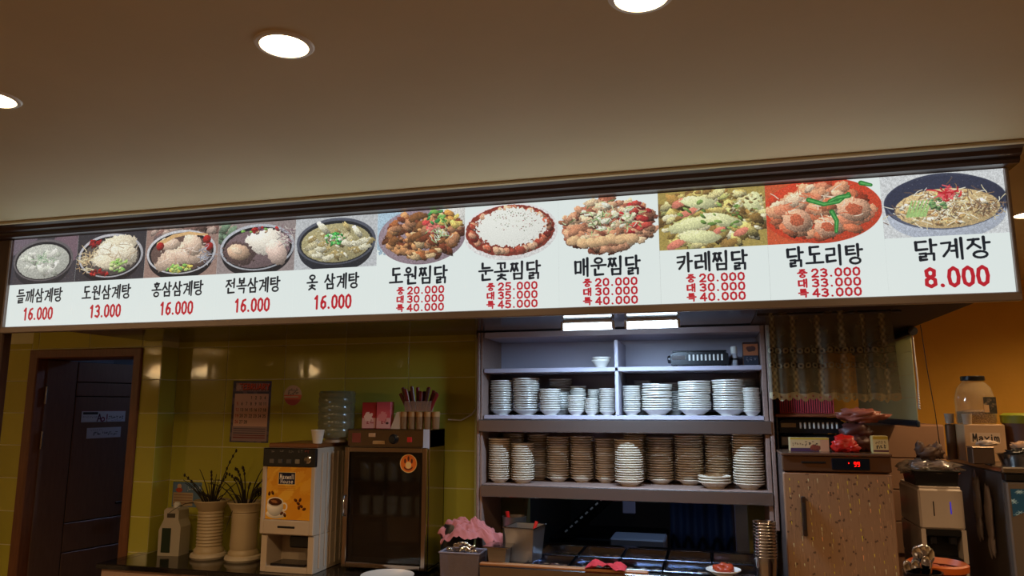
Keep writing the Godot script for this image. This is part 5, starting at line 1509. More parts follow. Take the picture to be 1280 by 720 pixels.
func right_side() -> void:
	glitter_fridge()
	# small rack with stoves on the fridge
	var t := thing("wooden_board_rack", "small wooden board rack carrying a pink basket on the fridge", "shelf", Vector3(0.46, 1.43, -3.95))
	put("board", bx(mb(), Vector3(0.0, 0.157, 0), Vector3(0.33, 0.014, 0.28), 0.003), mat(Color(0.55, 0.3, 0.17), 0.5), t)
	for s in [-1, 1]: put("leg", bc(mb(), Vector3(0.158 * s - 0.004, 0, -0.12), Vector3(0.158 * s + 0.004, 0.15, -0.1)), M.dark_steel, t)
	for s in [-1, 1]: put("leg", bc(mb(), Vector3(0.158 * s - 0.004, 0, 0.1), Vector3(0.158 * s + 0.004, 0.15, 0.12)), M.dark_steel, t)
	gas_stove(Vector3(0.46, 1.495, -3.955), "portable gas stove under the pink basket", 0.29)
	var cs := thing("stove_case", "black flat case under the lower gas stove", "case", Vector3(0.46, 1.43, -3.955))
	put("shell", bx(mb(), Vector3(0, 0.032, 0), Vector3(0.3, 0.062, 0.2), 0.006), M.black, cs)
	put("latch", bx(mb(), Vector3(-0.12, 0.035, 0.102), Vector3(0.04, 0.04, 0.006), 0.002), mat(Color(0.62, 0.58, 0.55), 0.3, 0.5), cs)
	var bk := thing("pink_basket", "pink plastic slotted basket half hidden by the lace curtain", "basket", Vector3(0.44, 1.595, -3.93))
	put("base", bx(mb(), Vector3(0, 0.004, 0), Vector3(0.23, 0.006, 0.2), 0.002), mat(Color(0.75, 0.28, 0.32), 0.4), bk)
	put("rim", rect_ring(0.128, 0.09, 0.01, 0.112), mat(Color(0.75, 0.28, 0.32), 0.4), bk)
	for k in 24:
		put("slat", bx(mb(), Vector3(-0.118 + 0.0103 * k, 0.046, 0.105), Vector3(0.006, 0.09, 0.004), 0.001, Basis(Vector3(1, 0, 0), 0.08)), mat(Color(0.75, 0.28, 0.32), 0.4) if k == 0 else bk.get_node("base").material_override, bk)
	for s in [-1, 1]: put("side", bx(mb(), Vector3(0.12 * s, 0.046, 0), Vector3(0.004, 0.088, 0.2), 0.001), bk.get_node("base").material_override, bk)
	# clutter on the fridge
	var cb := thing("noodle_carton", "long yellow and purple carton on the glitter fridge", "box", Vector3(0.415, 1.43, -3.62), 2)
	put("body", bx(mb(), Vector3(0, 0.031, 0), Vector3(0.165, 0.062, 0.05), 0.002), mat(Color(0.7, 0.6, 0.42), 0.5), cb)
	var im := canvas(165, 62, Color(0.75, 0.66, 0.5))
	im.fill_rect(Rect2i(0, 0, 165, 8), Color(0.72, 0.62, 0.2))
	im.fill_rect(Rect2i(0, 46, 122, 16), Color(0.26, 0.16, 0.3))
	scribble(im, 32, 27, 5, 10, 12, 1.8, Color(0.4, 0.3, 0.2))
	scribble(im, 90, 25, 4, 14, 17, 2.6, Color(0.15, 0.1, 0.08))
	pn.seed = 6
	ell(im, 108, 44, 26, 14, 0, Color(0.45, 0.2, 0.15), 0.4, 0.2, 0.4)
	im.fill_rect(Rect2i(128, 8, 37, 54), Color(0.74, 0.56, 0.44))
	put("print", picture(0.162, 0.06, Vector3(0, 0.031, 0.0265)), print_mat(im, 0.5), cb)
	var rd := put("red_bundle", lump(lump(mb(), Vector3(0, 0.034, 0), Vector3(0.05, 0.036, 0.04), 0.6, 0.12, 31, 24, 14, -0.034), Vector3(0.03, 0.02, 0.02), Vector3(0.03, 0.02, 0.03), 0.6, 0.15, 33, 20, 12, -0.02), mat(Color(0.72, 0.1, 0.06), 0.35))
	rd.position = Vector3(0.56, 1.43, -3.6)
	tag(rd, "bright red plastic bundle on the glitter fridge beside the yellow carton", "bundle")
	rd = put("brown_bundle", lump(lump(mb(), Vector3(0, 0.04, 0), Vector3(0.06, 0.045, 0.05), 0.5, 0.14, 41, 24, 14, -0.04), Vector3(-0.01, 0.085, -0.01), Vector3(0.07, 0.04, 0.05), 0.5, 0.14, 43), mat(Color(0.3, 0.13, 0.1), 0.5))
	rd.position = Vector3(0.635, 1.43, -3.68)
	tag(rd, "dark brown bundle on the fridge right of the red one", "bundle")
	st_bag(Vector3(0.655, 1.556, -3.72), Vector3(0.1, 0.03, 0.06), "pinkish plastic bag on top of the brown bundle", Color(0.62, 0.36, 0.3), 47)
	cb = thing("tea_carton", "small yellow-topped carton at the right end of the fridge top", "box", Vector3(0.695, 1.43, -3.56))
	put("body", bx(mb(), Vector3(0, 0.037, 0), Vector3(0.062, 0.074, 0.05), 0.002), mat(Color(0.72, 0.64, 0.4), 0.5), cb)
	im = canvas(62, 74, Color(0.78, 0.7, 0.5))
	im.fill_rect(Rect2i(0, 0, 62, 14), Color(0.68, 0.55, 0.14))
	scribble(im, 30, 26, 4, 11, 10, 1.8, Color(0.35, 0.25, 0.15))
	scribble(im, 30, 44, 3, 15, 15, 3, Color(0.12, 0.08, 0.06))
	im.fill_rect(Rect2i(0, 60, 62, 8), Color(0.3, 0.1, 0.16))
	put("print", picture(0.06, 0.072, Vector3(0, 0.037, 0.0265)), print_mat(im, 0.5), cb)
	curtain()
	blind()
	purifier()

func st_bag(at: Vector3, r: Vector3, label: String, c: Color, sd: int, alpha := 1.0) -> void:
	var m := mat(c, 0.3)
	if alpha < 1.0: m = clear_mat(c, alpha, 0.2)
	var o := put("plastic_bag", lump(mb(), Vector3(0, r.y, 0), r, 0.7, 0.16, sd, 26, 14, -r.y), m)
	o.position = at
	tag(o, label, "bag")

func glitter_fridge() -> void:
	var t := thing("glitter_fridge", "beige upright fridge with glittering patterned door and red digits", "fridge", Vector3(0.507, 0, -3.5))
	var w := 0.436
	put("body", bc(mb(), Vector3(-w / 2, 0.03, -0.6), Vector3(w / 2, 1.425, -0.045), 0.006), mat(Color(0.36, 0.3, 0.28), 0.4, 0.3), t)
	var im := canvas(512, 1024, Color(0.55, 0.42, 0.31))
	var mm := canvas(512, 1024, Color(0, 0.5, 0))
	rng.seed = 77
	pn.seed = 77
	for k in 900:
		var x := int(rng.randf() * 512)
		var y := int(rng.randf() * 1024)
		stroke(im, [Vector2(x, y), Vector2(x + 1, y + rng.randf_range(8, 40))], 3, 1, Color(0.62, 0.48, 0.36) if k % 2 else Color(0.48, 0.36, 0.26))
	for k in 170:
		var x := rng.randf() * 512
		var y := rng.randf() * 1024
		for q in 2: ell(im, x + rng.randf_range(-5, 5), y + rng.randf_range(-5, 5), 5, 4, 0, Color(0.34, 0.24, 0.18), 0.2)
	for col in 11:
		var x := 22.0 + col * 47
		var y := 0.0
		while y < 1020:
			var L := rng.randf_range(4, 16)
			var xx := x + y * 0.02 + rng.randf_range(-4, 4)
			var cc: Color = [Color(0.98, 0.9, 0.25), Color(0.9, 0.85, 0.2), Color(0.95, 0.66, 0.45), Color(0.85, 0.9, 0.75)][rng.randi() % 4]
			if rng.randf() < 0.62:
				stroke(im, [Vector2(xx, y), Vector2(xx + 1, y + L)], 4.5, 2, cc.lerp(Color(0.55, 0.42, 0.31), rng.randf() * 0.8))
				stroke(mm, [Vector2(xx, y), Vector2(xx + 1, y + L)], 4.5, 2, Color(0, 0.3, 0.15))
			y += L + rng.randf_range(3, 22)
	var m := ORMMaterial3D.new()
	m.albedo_texture = ImageTexture.create_from_image(im)
	mm.fill_rect(Rect2i(0, 0, 1, 1), Color(0, 0.5, 0))
	m.orm_texture = ImageTexture.create_from_image(mm)
	m.texture_repeat = false
	var d := put("door", bc(mb(), Vector3(-w / 2, 0.05, -0.043), Vector3(w / 2, 1.345, -0.002), 0.005), mat(Color(0.55, 0.4, 0.3), 0.4), t)
	put("door_film", picture(w - 0.008, 1.287, Vector3(0, 0.6975, 0.0)), m, d)
	var h := put("handle", bx(mb(), Vector3(-0.143, 1.165, 0.012), Vector3(0.018, 0.165, 0.02), 0.004), mat(Color(0.2, 0.13, 0.09), 0.3), d)
	put("grip", bx(mb(), Vector3(-0.143, 1.165, 0.023), Vector3(0.012, 0.11, 0.004), 0.001), M.dark_steel, h)
	put("head_panel", bc(mb(), Vector3(-w / 2, 1.352, -0.05), Vector3(w / 2, 1.418, -0.002), 0.004), mat(Color(0.42, 0.3, 0.22), 0.25, 0.5), t)
	put("top_edge", bc(mb(), Vector3(-w / 2 - 0.004, 1.418, -0.6), Vector3(w / 2 + 0.004, 1.43, 0.006), 0.003), mat(Color(0.55, 0.42, 0.34), 0.25, 0.7), t)
	var ds := put("display", bx(mb(), Vector3(0.058, 1.385, 0.0), Vector3(0.15, 0.048, 0.008), 0.002), mat(Color(0.05, 0.08, 0.12), 0.15), t)
	var lit := glow(Color(1.0, 0.05, 0.03), 3.5)
	for k in 2:       # two red figures of seven-part strokes
		var g := mb()
		var x := 0.075 + 0.013 * k
		for seg in [[0, 0.009, 0.007, 0.002], [0, 0, 0.007, 0.002], [0, -0.009, 0.007, 0.002], [-0.004, 0.0045, 0.002, 0.007], [0.004, 0.0045, 0.002, 0.007], [0.004, -0.0045, 0.002, 0.007]]:
			bx(g, Vector3(x + seg[0], 1.386 + seg[1], 0.0046), Vector3(seg[2], seg[3], 0.0012))
		put("digit", g, lit, ds)
	put("minus_dot", bx(mb(), Vector3(0.05, 1.39, 0.0046), Vector3(0.004, 0.005, 0.0012)), lit, ds)
	put("grille", bx(mb(), Vector3(-0.09, 1.39, 0.0), Vector3(0.1, 0.008, 0.006), 0.002), M.black, t)

func curtain() -> void:
	# lace: a net with flower columns and two woven bands, thinner between them
	var W := 512
	var H := 384
	var im := Image.create(W, H, false, Image.FORMAT_RGBA8)
	pn.seed = 21
	for y in H:
		for x in W:
			var u := float(x) / W
			var a := 0.62 + 0.12 * pn.get_noise_2d(x * 1.5, y * 1.5)
			var tone := 0.46 + 0.08 * pn.get_noise_2d(x * 2.5, y * 2.5)
			for c in [0.05, 0.22, 0.42, 0.6, 0.78, 0.93]:      # gathered flower ribbons running down
				var d: float = absf(u - c) * W / 13.0
				if d < 1.0:
					var petal := 0.5 + 0.5 * sin(y * 0.21 + c * 40.0) * cos((u - c) * W * 0.3)
					a = lerpf(a, 0.62 + 0.36 * petal, 1.0 - d * d)
					tone = lerpf(tone, 0.5 + 0.22 * petal, 1.0 - d * d)
			var band := minf(absf(y - 168.0) / 14.0, absf(y - 232.0) / 12.0)
			if band < 1.0:                                      # two woven bands with a chain of rings
				var ring := absf(Vector2(fmod(float(x), 30.0) - 15.0, fmod(float(y), 64.0) - 40.0).length() - 9.0)
				a = 0.9 if ring < 4.0 or band > 0.75 else 0.55
				tone = 0.56 if ring < 4.0 else 0.34
			if y > H - 34:                                      # scalloped hem with eyelets
				a = 0.92
				tone = 0.62
				if Vector2(fmod(float(x), 32.0) - 16.0, y - (H - 18.0)).length() < 5.0: a = 0.35
			if y > H - 12 and absf(sin(x * PI / 32.0)) * 12.0 < y - (H - 12): a = 0.0
			im.set_pixel(x, y, Color(tone, tone * 0.93, tone * 0.74, clampf(a, 0.0, 0.95)))
	var m := mat(Color.WHITE, 0.8)
	m.albedo_texture = ImageTexture.create_from_image(im)
	m.transparency = BaseMaterial3D.TRANSPARENCY_ALPHA
	m.backlight_enabled = true
	m.backlight = Color(0.4, 0.38, 0.3)
	m.cull_mode = BaseMaterial3D.CULL_DISABLED
	var st := mb()
	sheet(st, 90, 14, func(u: float, v: float) -> Vector3:
		var x := 0.235 + 0.485 * u + 0.012 * (1.0 - v) * u
		var fold := sin(u * 44.0 + 1.6 * sin(u * 9.0)) * (0.008 + 0.016 * (1.0 - v) * (0.3 + u)) + 0.01 * sin(u * 13.0)
		return Vector3(x, 1.655 + 0.367 * v - 0.008 * u * (1.0 - v) + 0.004 * sin(u * 40.0) * (1.0 - v), -3.28 + fold))
	var t := thing("lace_curtain", "short cream lace curtain hanging under the right end of the menu board", "curtain", Vector3.ZERO)
	put("lace", st, m, t)
	put("rod", tube(mb(), [Vector3(0.2, 2.014, -3.28), Vector3(0.5, 2.014, -3.28), Vector3(0.76, 2.014, -3.28)], 0.006), M.dark_steel, t)

func blind() -> void:
	var t := thing("roller_blind", "pale grey-green roller blind with bottom bar at the kitchen side", "blind", Vector3(0.98, 0, -4.83))
	var m := mat(Color(0.68, 0.7, 0.58), 0.7)
	m.backlight_enabled = true
	m.backlight = Color(0.75, 0.75, 0.6)
	for k in 4:
		put("screen_panel", bc(mb(), Vector3(-0.002, 1.56 + 0.115 * k, -0.75), Vector3(0.001 + 0.001 * (k % 2), 1.674 + 0.115 * k, 0.75)), m, t)
	put("bottom_bar", bx(mb(), Vector3(0, 1.545, 0), Vector3(0.02, 0.034, 1.5), 0.006), mat(Color(0.3, 0.33, 0.36), 0.3, 0.5), t)
	put("roller", tube(mb(), [Vector3(0, 2.0, -0.76), Vector3(0, 2.0, 0.8)], 0.022, 14), M.dark_steel, t)
	put("cord", tube(mb(), [Vector3(0.0, 2.0, 0.78), Vector3(0.005, 1.75, 0.785), Vector3(0.0, 1.62, 0.78)], 0.0035, 6), M.white, t)
	for k in 8: put("bead", lump(mb(), Vector3(0.004, 1.62 + 0.012 * k, 0.782), Vector3.ONE * 0.005, 0.0, 0.1, 1, 8, 6), M.white, t)
	var w := put("hanging_wire", tube(mb(), [Vector3(0.99, 2.02, -3.93), Vector3(1.0, 1.8, -3.92), Vector3(1.02, 1.6, -3.93), Vector3(1.03, 1.44, -3.94)], 0.002, 6), M.black)
	tag(w, "thin dark wire hanging before the orange wall", "wire")

func purifier() -> void:
	var t := thing("water_purifier", "white standing water purifier with black dispensing bay", "water purifier", Vector3(0.926, 0, -3.6), 0)
	var w := 0.172
	var white := mat(Color(0.74, 0.68, 0.63), 0.3)
	var st := mb()
	# shape seen from the side: top slopes back a little
	bc(st, Vector3(-w / 2, 1.115, -0.34), Vector3(w / 2, 1.282, 0), 0.008)
	bc(st, Vector3(-w / 2, 0.0, -0.34), Vector3(w / 2, 0.98, 0), 0.006)
	bc(st, Vector3(-w / 2, 0.98, -0.34), Vector3(w / 2, 1.115, -0.1), 0.0)
	bc(st, Vector3(-w / 2, 0.98, -0.1), Vector3(-w / 2 + 0.018, 1.115, 0), 0.0)
	bc(st, Vector3(w / 2 - 0.018, 0.98, -0.1), Vector3(w / 2, 1.115, 0), 0.0)
	put("body", st, white, t)
	put("bay_lining", bc(mb(), Vector3(-w / 2 + 0.019, 0.982, -0.098), Vector3(w / 2 - 0.019, 1.113, -0.07)), M.black, t)
	put("bay_hood", bx(mb(), Vector3(0, 1.1, -0.03), Vector3(w - 0.038, 0.026, 0.07), 0.004), M.black, t)
	for s in [-1, 1]: put("tap", bx(mb(), Vector3(0.036 * s, 1.07, -0.03), Vector3(0.03, 0.04, 0.04), 0.006), mat(Color(0.1, 0.1, 0.11), 0.15), t)
	put("drip_tray", bx(mb(), Vector3(0, 0.99, -0.03), Vector3(w - 0.04, 0.014, 0.07), 0.003), M.black, t)
	put("gauge_line", bx(mb(), Vector3(-0.03, 1.2, 0.0005), Vector3(0.004, 0.06, 0.002)), M.black_matt, t)
	put("gauge_line", bx(mb(), Vector3(0.035, 1.205, 0.0005), Vector3(0.004, 0.05, 0.002)), glow(Color(0.15, 0.15, 0.8), 0.6), t)
	put("top_lid", bx(mb(), Vector3(0, 1.286, -0.17), Vector3(w - 0.01, 0.01, 0.32), 0.003), white, t)
	# black tray with wrapped things on it
	var tr := thing("black_tray", "black box tray on top of the water purifier", "tray", Vector3(0.925, 1.291, -3.74))
	put("tub", lathe4(0.08, 0.088, 0.062, 0.11), M.black, tr)
	put("lip", rect_ring(0.092, 0.062, 0.008, 0.114), M.black_matt, tr)
	st_bag(Vector3(0.915, 1.325, -3.73), Vector3(0.115, 0.038, 0.1), "clear crinkled plastic bag over the black tray", Color(0.55, 0.5, 0.47), 81, 0.5)
	var k := put("dried_root", lump(lump(lump(mb(), Vector3(0, 0.03, 0), Vector3(0.05, 0.03, 0.04), 0.6, 0.16, 51, 22, 14, -0.03), Vector3(-0.035, 0.045, 0.01), Vector3(0.02, 0.035, 0.02), 0.6, 0.2, 52), Vector3(0.035, 0.04, 0), Vector3(0.022, 0.034, 0.02), 0.6, 0.2, 53), mat(Color(0.32, 0.22, 0.16), 0.6))
	k.position = Vector3(0.925, 1.396, -3.72)
	tag(k, "knobbly brown dried root on the wrapped tray", "root")
	st_bag(Vector3(1.03, 1.3, -3.85), Vector3(0.035, 0.03, 0.05), "small pink packet beside the wrapped tray", Color(0.7, 0.42, 0.36), 57)

func right_corner() -> void:
	# serving counter below the picture edge with spoon can, basket and plate
	var c := thing("serving_counter", "serving counter just below the picture at the right", "counter", Vector3.ZERO)
	put("top", bc(mb(), Vector3(0.5, 0.88, -3.12), Vector3(1.9, 0.91, -2.2), 0.005), M.dark_wood, c)
	put("front", bc(mb(), Vector3(0.55, 0.0, -3.05), Vector3(1.85, 0.88, -2.25), 0.005), M.post_wood, c)
	var t := thing("spoon_can", "dark can crammed with spoons before the white purifier", "can", Vector3(0.665, 0.91, -2.88))
	put("can", lathe(mb(), [Vector2(0, 0), Vector2(0.058, 0), Vector2(0.06, 0.165), Vector2(0.064, 0.17), Vector2(0.058, 0.17), Vector2(0.055, 0.008), Vector2(0, 0.008)], 26), mat(Color(0.16, 0.14, 0.13), 0.25, 0.8), t)
	var r := RandomNumberGenerator.new()
	r.seed = 31
	for k in 14:
		var a := Vector3(r.randf_range(-0.03, 0.03), 0.02, r.randf_range(-0.03, 0.03))
		var b := Vector3(r.randf_range(-0.06, 0.05), r.randf_range(0.185, 0.25), r.randf_range(-0.04, 0.04))
		spoon(Vector3(0.665, 0.91, -2.88) + a, Vector3(0.665, 0.91, -2.88) + b, "shiny spoon standing in the dark can", "spoons in the dark can")
	t = thing("orange_basket", "orange plastic basket on red base beside the spoon can", "basket", Vector3(0.745, 0.91, -3.01))
	var om := mat(Color(0.7, 0.32, 0.06), 0.4)
	put("bowl", lathe(mb(), [Vector2(0, 0), Vector2(0.07, 0), Vector2(0.088, 0.155)], 28), mat(Color(0.42, 0.06, 0.04), 0.4), t)
	put("rim", lathe(mb(), [Vector2(0.086, 0.15), Vector2(0.097, 0.155), Vector2(0.098, 0.175), Vector2(0.09, 0.18), Vector2(0.082, 0.16)], 28), om, t)
	var fl := mb()
	for k in 12: lump(fl, Vector3(cos(k * 2.4) * 0.05, 0.14 + 0.004 * (k % 3), sin(k * 2.4) * 0.05), Vector3(0.024, 0.014, 0.02), 0.4, 0.15, 60 + k, 10, 7)
	put("wrapped_candy", fl, mat(Color(0.55, 0.2, 0.06), 0.5), t)
	var p := put("dinner_plate", lathe(mb(), [Vector2(0, 0), Vector2(0.06, 0), Vector2(0.064, 0.006), Vector2(0.12, 0.02), Vector2(0.121, 0.024), Vector2(0.064, 0.012), Vector2(0, 0.009)], 32), M.china)
	p.position = Vector3(0.82, 0.91, -2.42)
	tag(p, "white plate at the bottom right corner", "plate")
	# red packets between fridge and purifier
	var rk := thing("sauce_rack", "narrow dark shelf with red packets between fridge and purifier", "shelf", Vector3(0.775, 0, -4.1))
	put("post", bc(mb(), Vector3(-0.045, 0, -0.1), Vector3(-0.038, 1.29, 0.1)), M.dark_steel, rk)
	for y in [1.03, 1.15, 1.26]: put("board", bc(mb(), Vector3(-0.04, y, -0.1), Vector3(0.045, y + 0.01, 0.1)), M.dark_steel, rk)
	for k in 3:
		var pk := thing("sauce_packet", "red and white sauce packet on the %s board of the narrow shelf" % ["lower", "middle", "upper"][k], "packet", Vector3(0.79, [1.04, 1.16, 1.27][k], -4.06))
		put("body", bx(mb(), Vector3(0, 0.042, 0), Vector3(0.06, 0.082, 0.04), 0.006), mat(Color(0.7, 0.6, 0.55), 0.4), pk)
		put("red_band", bx(mb(), Vector3(0, 0.024, 0.001), Vector3(0.061, 0.034, 0.041), 0.006), M.red, pk)
	# steel fridge with things on top
	t = thing("steel_fridge", "stainless steel fridge with blue corner decal at the right edge", "fridge", Vector3(1.145, 0, -3.5))
	put("body", bc(mb(), Vector3(0, 0.03, -0.75), Vector3(0.66, 1.36, -0.045), 0.006), mat(Color(0.3, 0.27, 0.25), 0.5, 0.4), t)
	put("top", bc(mb(), Vector3(-0.01, 1.36, -0.76), Vector3(0.67, 1.385, -0.0), 0.005), M.steel, t)
	put("door", bc(mb(), Vector3(0.0, 0.05, -0.043), Vector3(0.66, 1.325, 0), 0.006), mat(Color(0.5, 0.45, 0.4), 0.45, 0.6), t)
	put("head_strip", bc(mb(), Vector3(0.0, 1.33, -0.05), Vector3(0.66, 1.358, -0.004), 0.003), M.black, t)
	var im := canvas(128, 128, Color(0.15, 0.35, 0.5))
	rng.seed = 8
	for k in 22:
		var q := Vector2(rng.randf() * 128, rng.randf() * 128)
		for j in 3:
			var a := j * PI / 3
			stroke(im, [q - Vector2(cos(a), sin(a)) * 7, q + Vector2(cos(a), sin(a)) * 7], 1.6, 1.6, Color(0.7, 0.85, 0.92))
	var st := mb()
	for q in [[Vector3(0.012, 1.3, 0.0012), Vector2(0, 0)], [Vector3(0.26, 1.3, 0.0012), Vector2(1, 0)], [Vector3(0.012, 1.19, 0.0012), Vector2(0, 1)]]:
		st.set_uv(q[1])
		st.add_vertex(q[0])
	put("corner_decal", st, print_mat(im, 0.3), t)
	for k in 2:
		var gl := put("rubber_glove", lump(lump(lump(mb(), Vector3(0, 0.0, 0), Vector3(0.012, 0.12, 0.035), 0.4, 0.12, 71 + k, 16, 14), Vector3(0, -0.12, 0.015), Vector3(0.01, 0.05, 0.012), 0.3, 0.1, 75), Vector3(0, -0.13, -0.012), Vector3(0.01, 0.05, 0.012), 0.3, 0.1, 76), mat(Color(0.5, 0.44, 0.42), 0.5))
		gl.position = Vector3(1.13, 1.22 - 0.05 * k, -3.82 + 0.13 * k)
		tag(gl, ["grey rubber glove hanging on the fridge side, further back", "grey rubber glove hanging on the fridge side, nearer the door"][k], "glove", "gloves on the fridge side")
	var y := 1.385
	var jar := thing("nut_jar", "big clear jar with black lid half full of beans", "jar", Vector3(1.19, 1.55, -3.93))
	put("glass", lathe(mb(), [Vector2(0, 0), Vector2(0.078, 0), Vector2(0.082, 0.01), Vector2(0.082, 0.12), Vector2(0.07, 0.165), Vector2(0.045, 0.195), Vector2(0.044, 0.205)], 30), clear_mat(Color(0.85, 0.8, 0.65), 0.2, 0.08), jar)
	put("lid", lathe(mb(), [Vector2(0.05, 0.2), Vector2(0.05, 0.218), Vector2(0.046, 0.221), Vector2(0, 0.221)], 26), M.black, jar)
	put("beans", lathe(mb(), [Vector2(0, 0.004), Vector2(0.076, 0.004), Vector2(0.076, 0.056), Vector2(0.03, 0.064), Vector2(0, 0.06)], 26), relief(grain(mat(Color.WHITE, 0.6), noise_tex(91, 0.12, Color(0.3, 0.2, 0.12), Color(0.85, 0.7, 0.5), 256, 2), Vector3.ONE * 4.0), 92, 0.2, 0.5), jar)
	im = canvas(70, 80, Color(0.2, 0.2, 0.2))
	pn.seed = 2
	for k in 60: ell(im, rng.randf() * 70, rng.randf() * 80, 7, 5, rng.randf(), Color(0.6, 0.52, 0.42).lerp(Color(0.12, 0.12, 0.14), rng.randf()), 0.3)
	im.fill_rect(Rect2i(0, 38, 28, 36), Color(0.8, 0.66, 0.5))
	put("label", picture(0.062, 0.075, Vector3(0.038, 0.085, 0.079), Basis(Vector3(0, 1, 0), 0.35)), print_mat(im, 0.5), jar)
	# packing box with the coffee brand, and what carries the jar
	var cb := thing("coffee_carton", "tall beige coffee carton under the bean jar", "box", Vector3(1.185, y, -3.9))
	put("body", bx(mb(), Vector3(0, 0.082, 0), Vector3(0.165, 0.164, 0.16), 0.003), mat(Color(0.78, 0.62, 0.44), 0.55), cb)
	im = canvas(160, 160, Color(0.82, 0.66, 0.48))
	im.fill_rect(Rect2i(20, 34, 120, 46), Color(0.88, 0.76, 0.6))
	write_line(im, "Maxim", 82, 56, 40, 32, 5, Color(0.12, 0.07, 0.06))
	scribble(im, 82, 88, 8, 11, 9, 1.8, Color(0.5, 0.2, 0.14))
	put("print", picture(0.16, 0.16, Vector3(0, 0.082, 0.081)), print_mat(im, 0.5), cb)
	var tn := thing("tall_canister", "tall dull metal canister left of the coffee carton", "canister", Vector3(1.1 - 0.02, y, -3.95))
	tn.position.x = 1.062 + 0.02
	put("body", lathe(mb(), [Vector2(0, 0), Vector2(0.02, 0), Vector2(0.021, 0.16), Vector2(0, 0.165)], 18), mat(Color(0.4, 0.3, 0.22), 0.4, 0.5), tn)
	for k in 2:
		var cu := put("small_cup", lathe(mb(), [Vector2(0, 0), Vector2(0.017, 0), Vector2(0.021, 0.046), Vector2(0.019, 0.046), Vector2(0.015, 0.004), Vector2(0, 0.004)], 18), M.ivory)
		cu.position = [Vector3(1.083, 1.5505, -3.95), Vector3(1.125, 1.5495, -3.84)][k]
		tag(cu, ["small cream cup on the metal canister", "small cream cup on the coffee carton before the bean jar"][k], "cup")
	var tin := thing("steel_tin", "dull square steel tin before the coffee carton", "tin", Vector3(1.2 - 0.06, y, -3.68))
	tin.position.x = 1.118
	put("body", bx(mb(), Vector3(0, 0.034, 0), Vector3(0.085, 0.068, 0.07), 0.004), mat(Color(0.42, 0.34, 0.28), 0.35, 0.7), tin)
	put("lid", bx(mb(), Vector3(0, 0.07, 0), Vector3(0.088, 0.008, 0.073), 0.003), mat(Color(0.5, 0.42, 0.35), 0.3, 0.7), tin)
	var rg := thing("steel_pan", "wide steel pan holding white and black packets at the right edge", "pan", Vector3(1.27, y, -3.64))
	put("pan", lathe(mb(), [Vector2(0, 0), Vector2(0.085, 0), Vector2(0.1, 0.045), Vector2(0.105, 0.047), Vector2(0.097, 0.045), Vector2(0.082, 0.005), Vector2(0, 0.005)], 30), M.steel, rg)
	st_bag(Vector3(1.24, y + 0.02, -3.62), Vector3(0.045, 0.024, 0.04), "black packet in the steel pan", Color(0.05, 0.05, 0.05), 101)
	st_bag(Vector3(1.29, y + 0.03, -3.66), Vector3(0.06, 0.035, 0.05), "beige packet in the steel pan", Color(0.72, 0.56, 0.42), 102)
	st_bag(Vector3(1.15, y + 0.0745, -3.69), Vector3(0.04, 0.012, 0.025), "white paper scrap on the steel tin", Color(0.78, 0.68, 0.58), 103)
	var lm := thing("lime_lidded_tub", "brown tub with lime green lid at the right edge", "tub", Vector3(1.37, y, -3.88))
	put("tub", lathe(mb(), [Vector2(0, 0), Vector2(0.08, 0), Vector2(0.09, 0.18), Vector2(0, 0.18)], 26), mat(Color(0.33, 0.22, 0.17), 0.5), lm)
	put("lid", lathe(mb(), [Vector2(0.094, 0.17), Vector2(0.096, 0.205), Vector2(0.08, 0.215), Vector2(0, 0.215)], 26), mat(Color(0.5, 0.52, 0.1), 0.4), lm)

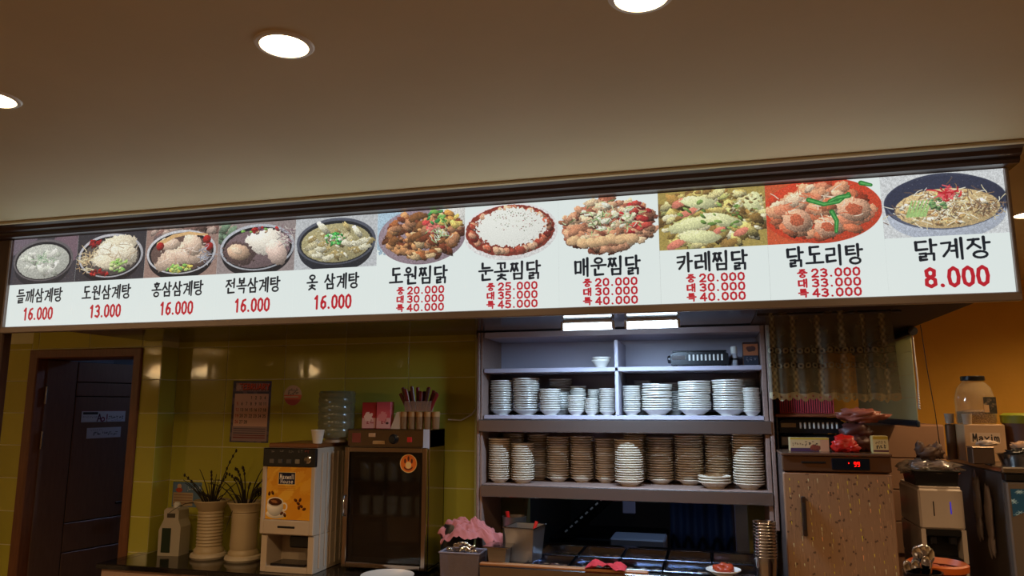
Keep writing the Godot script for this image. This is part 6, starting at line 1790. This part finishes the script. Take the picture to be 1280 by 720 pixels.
func kitchen() -> void:
	# beige cabinet far back under the blind
	var t := thing("beige_cabinet", "beige cabinet behind the fridge below the roller blind", "cabinet", Vector3(0.93, 0, -4.85))
	put("body", bc(mb(), Vector3(-0.16, 0.0, -0.25), Vector3(0.3, 1.53, 0.25), 0.005), mat(Color(0.62, 0.46, 0.36), 0.6), t)
	for k in 3: put("door", bc(mb(), Vector3(-0.155, 1.18 - 0.17 * k, 0.251), Vector3(0.295, 1.345 - 0.17 * k, 0.262), 0.003), mat(Color(0.65, 0.5, 0.4), 0.5), t)
	put("door", bc(mb(), Vector3(-0.155, 1.35, 0.251), Vector3(0.295, 1.525, 0.262), 0.003), mat(Color(0.65, 0.5, 0.4), 0.5), t)
	# things seen dimly through the hatch
	var z := -5.0
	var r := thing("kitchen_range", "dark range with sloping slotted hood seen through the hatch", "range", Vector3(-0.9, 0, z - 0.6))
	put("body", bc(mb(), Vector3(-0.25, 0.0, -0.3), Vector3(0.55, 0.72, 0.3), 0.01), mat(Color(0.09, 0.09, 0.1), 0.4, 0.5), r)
	var slope := Basis(Vector3(0, 0, 1), 0.72)
	put("filter_plate", bx(mb(), Vector3(0.06, 0.9, 0.32), Vector3(0.5, 0.08, 0.02), 0.004, slope), mat(Color(0.06, 0.055, 0.05), 0.4, 0.4), r)
	for k in 10: put("filter_slot", bx(mb(), Vector3(0.06, 0.9, 0.332) + slope * Vector3(-0.22 + 0.048 * k, 0.02, 0), Vector3(0.024, 0.012, 0.004), 0.001, slope), M.white, r)
	var cl := mb()
	sheet(cl, 40, 12, func(u: float, v: float) -> Vector3: return Vector3(-0.22 + 0.44 * u, -0.3 + 0.45 * v - 0.04 * sin(PI * u), 0.02 * sin(u * 30.0) + 0.012 * sin(v * 9.0)))
	var o := put("blue_apron", cl, mat(Color(0.085, 0.15, 0.26), 0.6))
	o.position = Vector3(-0.08, 1.0, z - 0.2)
	tag(o, "dark blue apron hanging in the kitchen behind the hatch", "apron")
	o = put("grey_towel", bx(bx(mb(), Vector3(0, 0, 0), Vector3(0.09, 0.3, 0.012), 0.005), Vector3(0, -0.22, 0.004), Vector3(0.085, 0.16, 0.012), 0.005), mat(Color(0.5, 0.52, 0.64), 0.8))
	o.position = Vector3(0.145, 0.93, z + 0.45)
	tag(o, "pale grey towel hanging at the right of the hatch", "towel")
	o = put("white_cloth", bx(mb(), Vector3.ZERO, Vector3(0.085, 0.22, 0.012), 0.005), mat(Color(0.6, 0.58, 0.66), 0.8))
	o.position = Vector3(-0.55, 1.05, z)
	tag(o, "white cloth hanging in the middle of the hatch", "cloth")
	var b := thing("ice_box", "pale box with blue label on the kitchen floor stand", "box", Vector3(-0.48, 0.62, z + 0.1))
	put("body", bx(mb(), Vector3(0, 0.1, 0), Vector3(0.34, 0.2, 0.25), 0.01), mat(Color(0.55, 0.58, 0.64), 0.5), b)
	put("label", bx(mb(), Vector3(-0.06, 0.1, 0.126), Vector3(0.14, 0.12, 0.004), 0.001), mat(Color(0.08, 0.25, 0.34), 0.4), b)
	b = thing("kitchen_bench", "dark steel bench standing behind the hatch", "bench", Vector3(-0.45, 0, z + 0.1))
	put("top", bc(mb(), Vector3(-0.3, 0.58, -0.3), Vector3(0.7, 0.62, 0.3), 0.004), M.dark_steel, b)
	for q in [[-0.27, -0.27], [0.67, -0.27], [-0.27, 0.27], [0.67, 0.27]]: put("leg", bc(mb(), Vector3(q[0] - 0.02, 0, q[1] - 0.02), Vector3(q[0] + 0.02, 0.58, q[1] + 0.02), 0.003), M.dark_steel, b)
	var lp := thing("kitchen_lamp", "dim tube lamp deep in the kitchen behind the hatch", "lamp", Vector3(-0.25, 2.025, -4.62))
	put("casing", bx(mb(), Vector3(0, -0.012, 0), Vector3(0.5, 0.024, 0.06), 0.004), M.white, lp)
	put("tube", tube(mb(), [Vector3(-0.22, -0.036, 0), Vector3(0, -0.036, 0), Vector3(0.22, -0.036, 0)], 0.012, 10), glow(Color(0.75, 0.85, 1.0), 1.2), lp)
	var kl := AreaLight3D.new()
	kl.name = "kitchen_light"
	kl.area_size = Vector2(0.44, 0.03)
	kl.light_color = Color(0.7, 0.82, 1.0)
	kl.light_energy = 0.32
	kl.area_range = 8
	kl.area_attenuation = 2
	kl.shadow_enabled = true
	lp.add_child(kl)
	kl.position = Vector3(0, -0.055, 0)
	kl.rotation_degrees.x = -90
	# rails from which cloths and apron hang
	var h := put("hanging_rail", tube(mb(), [Vector3(-1.2, 1.165, z + 0.01), Vector3(0.6, 1.165, z + 0.01)], 0.008), M.dark_steel)
	tag(h, "dark rail across the kitchen from which cloths hang", "rail")
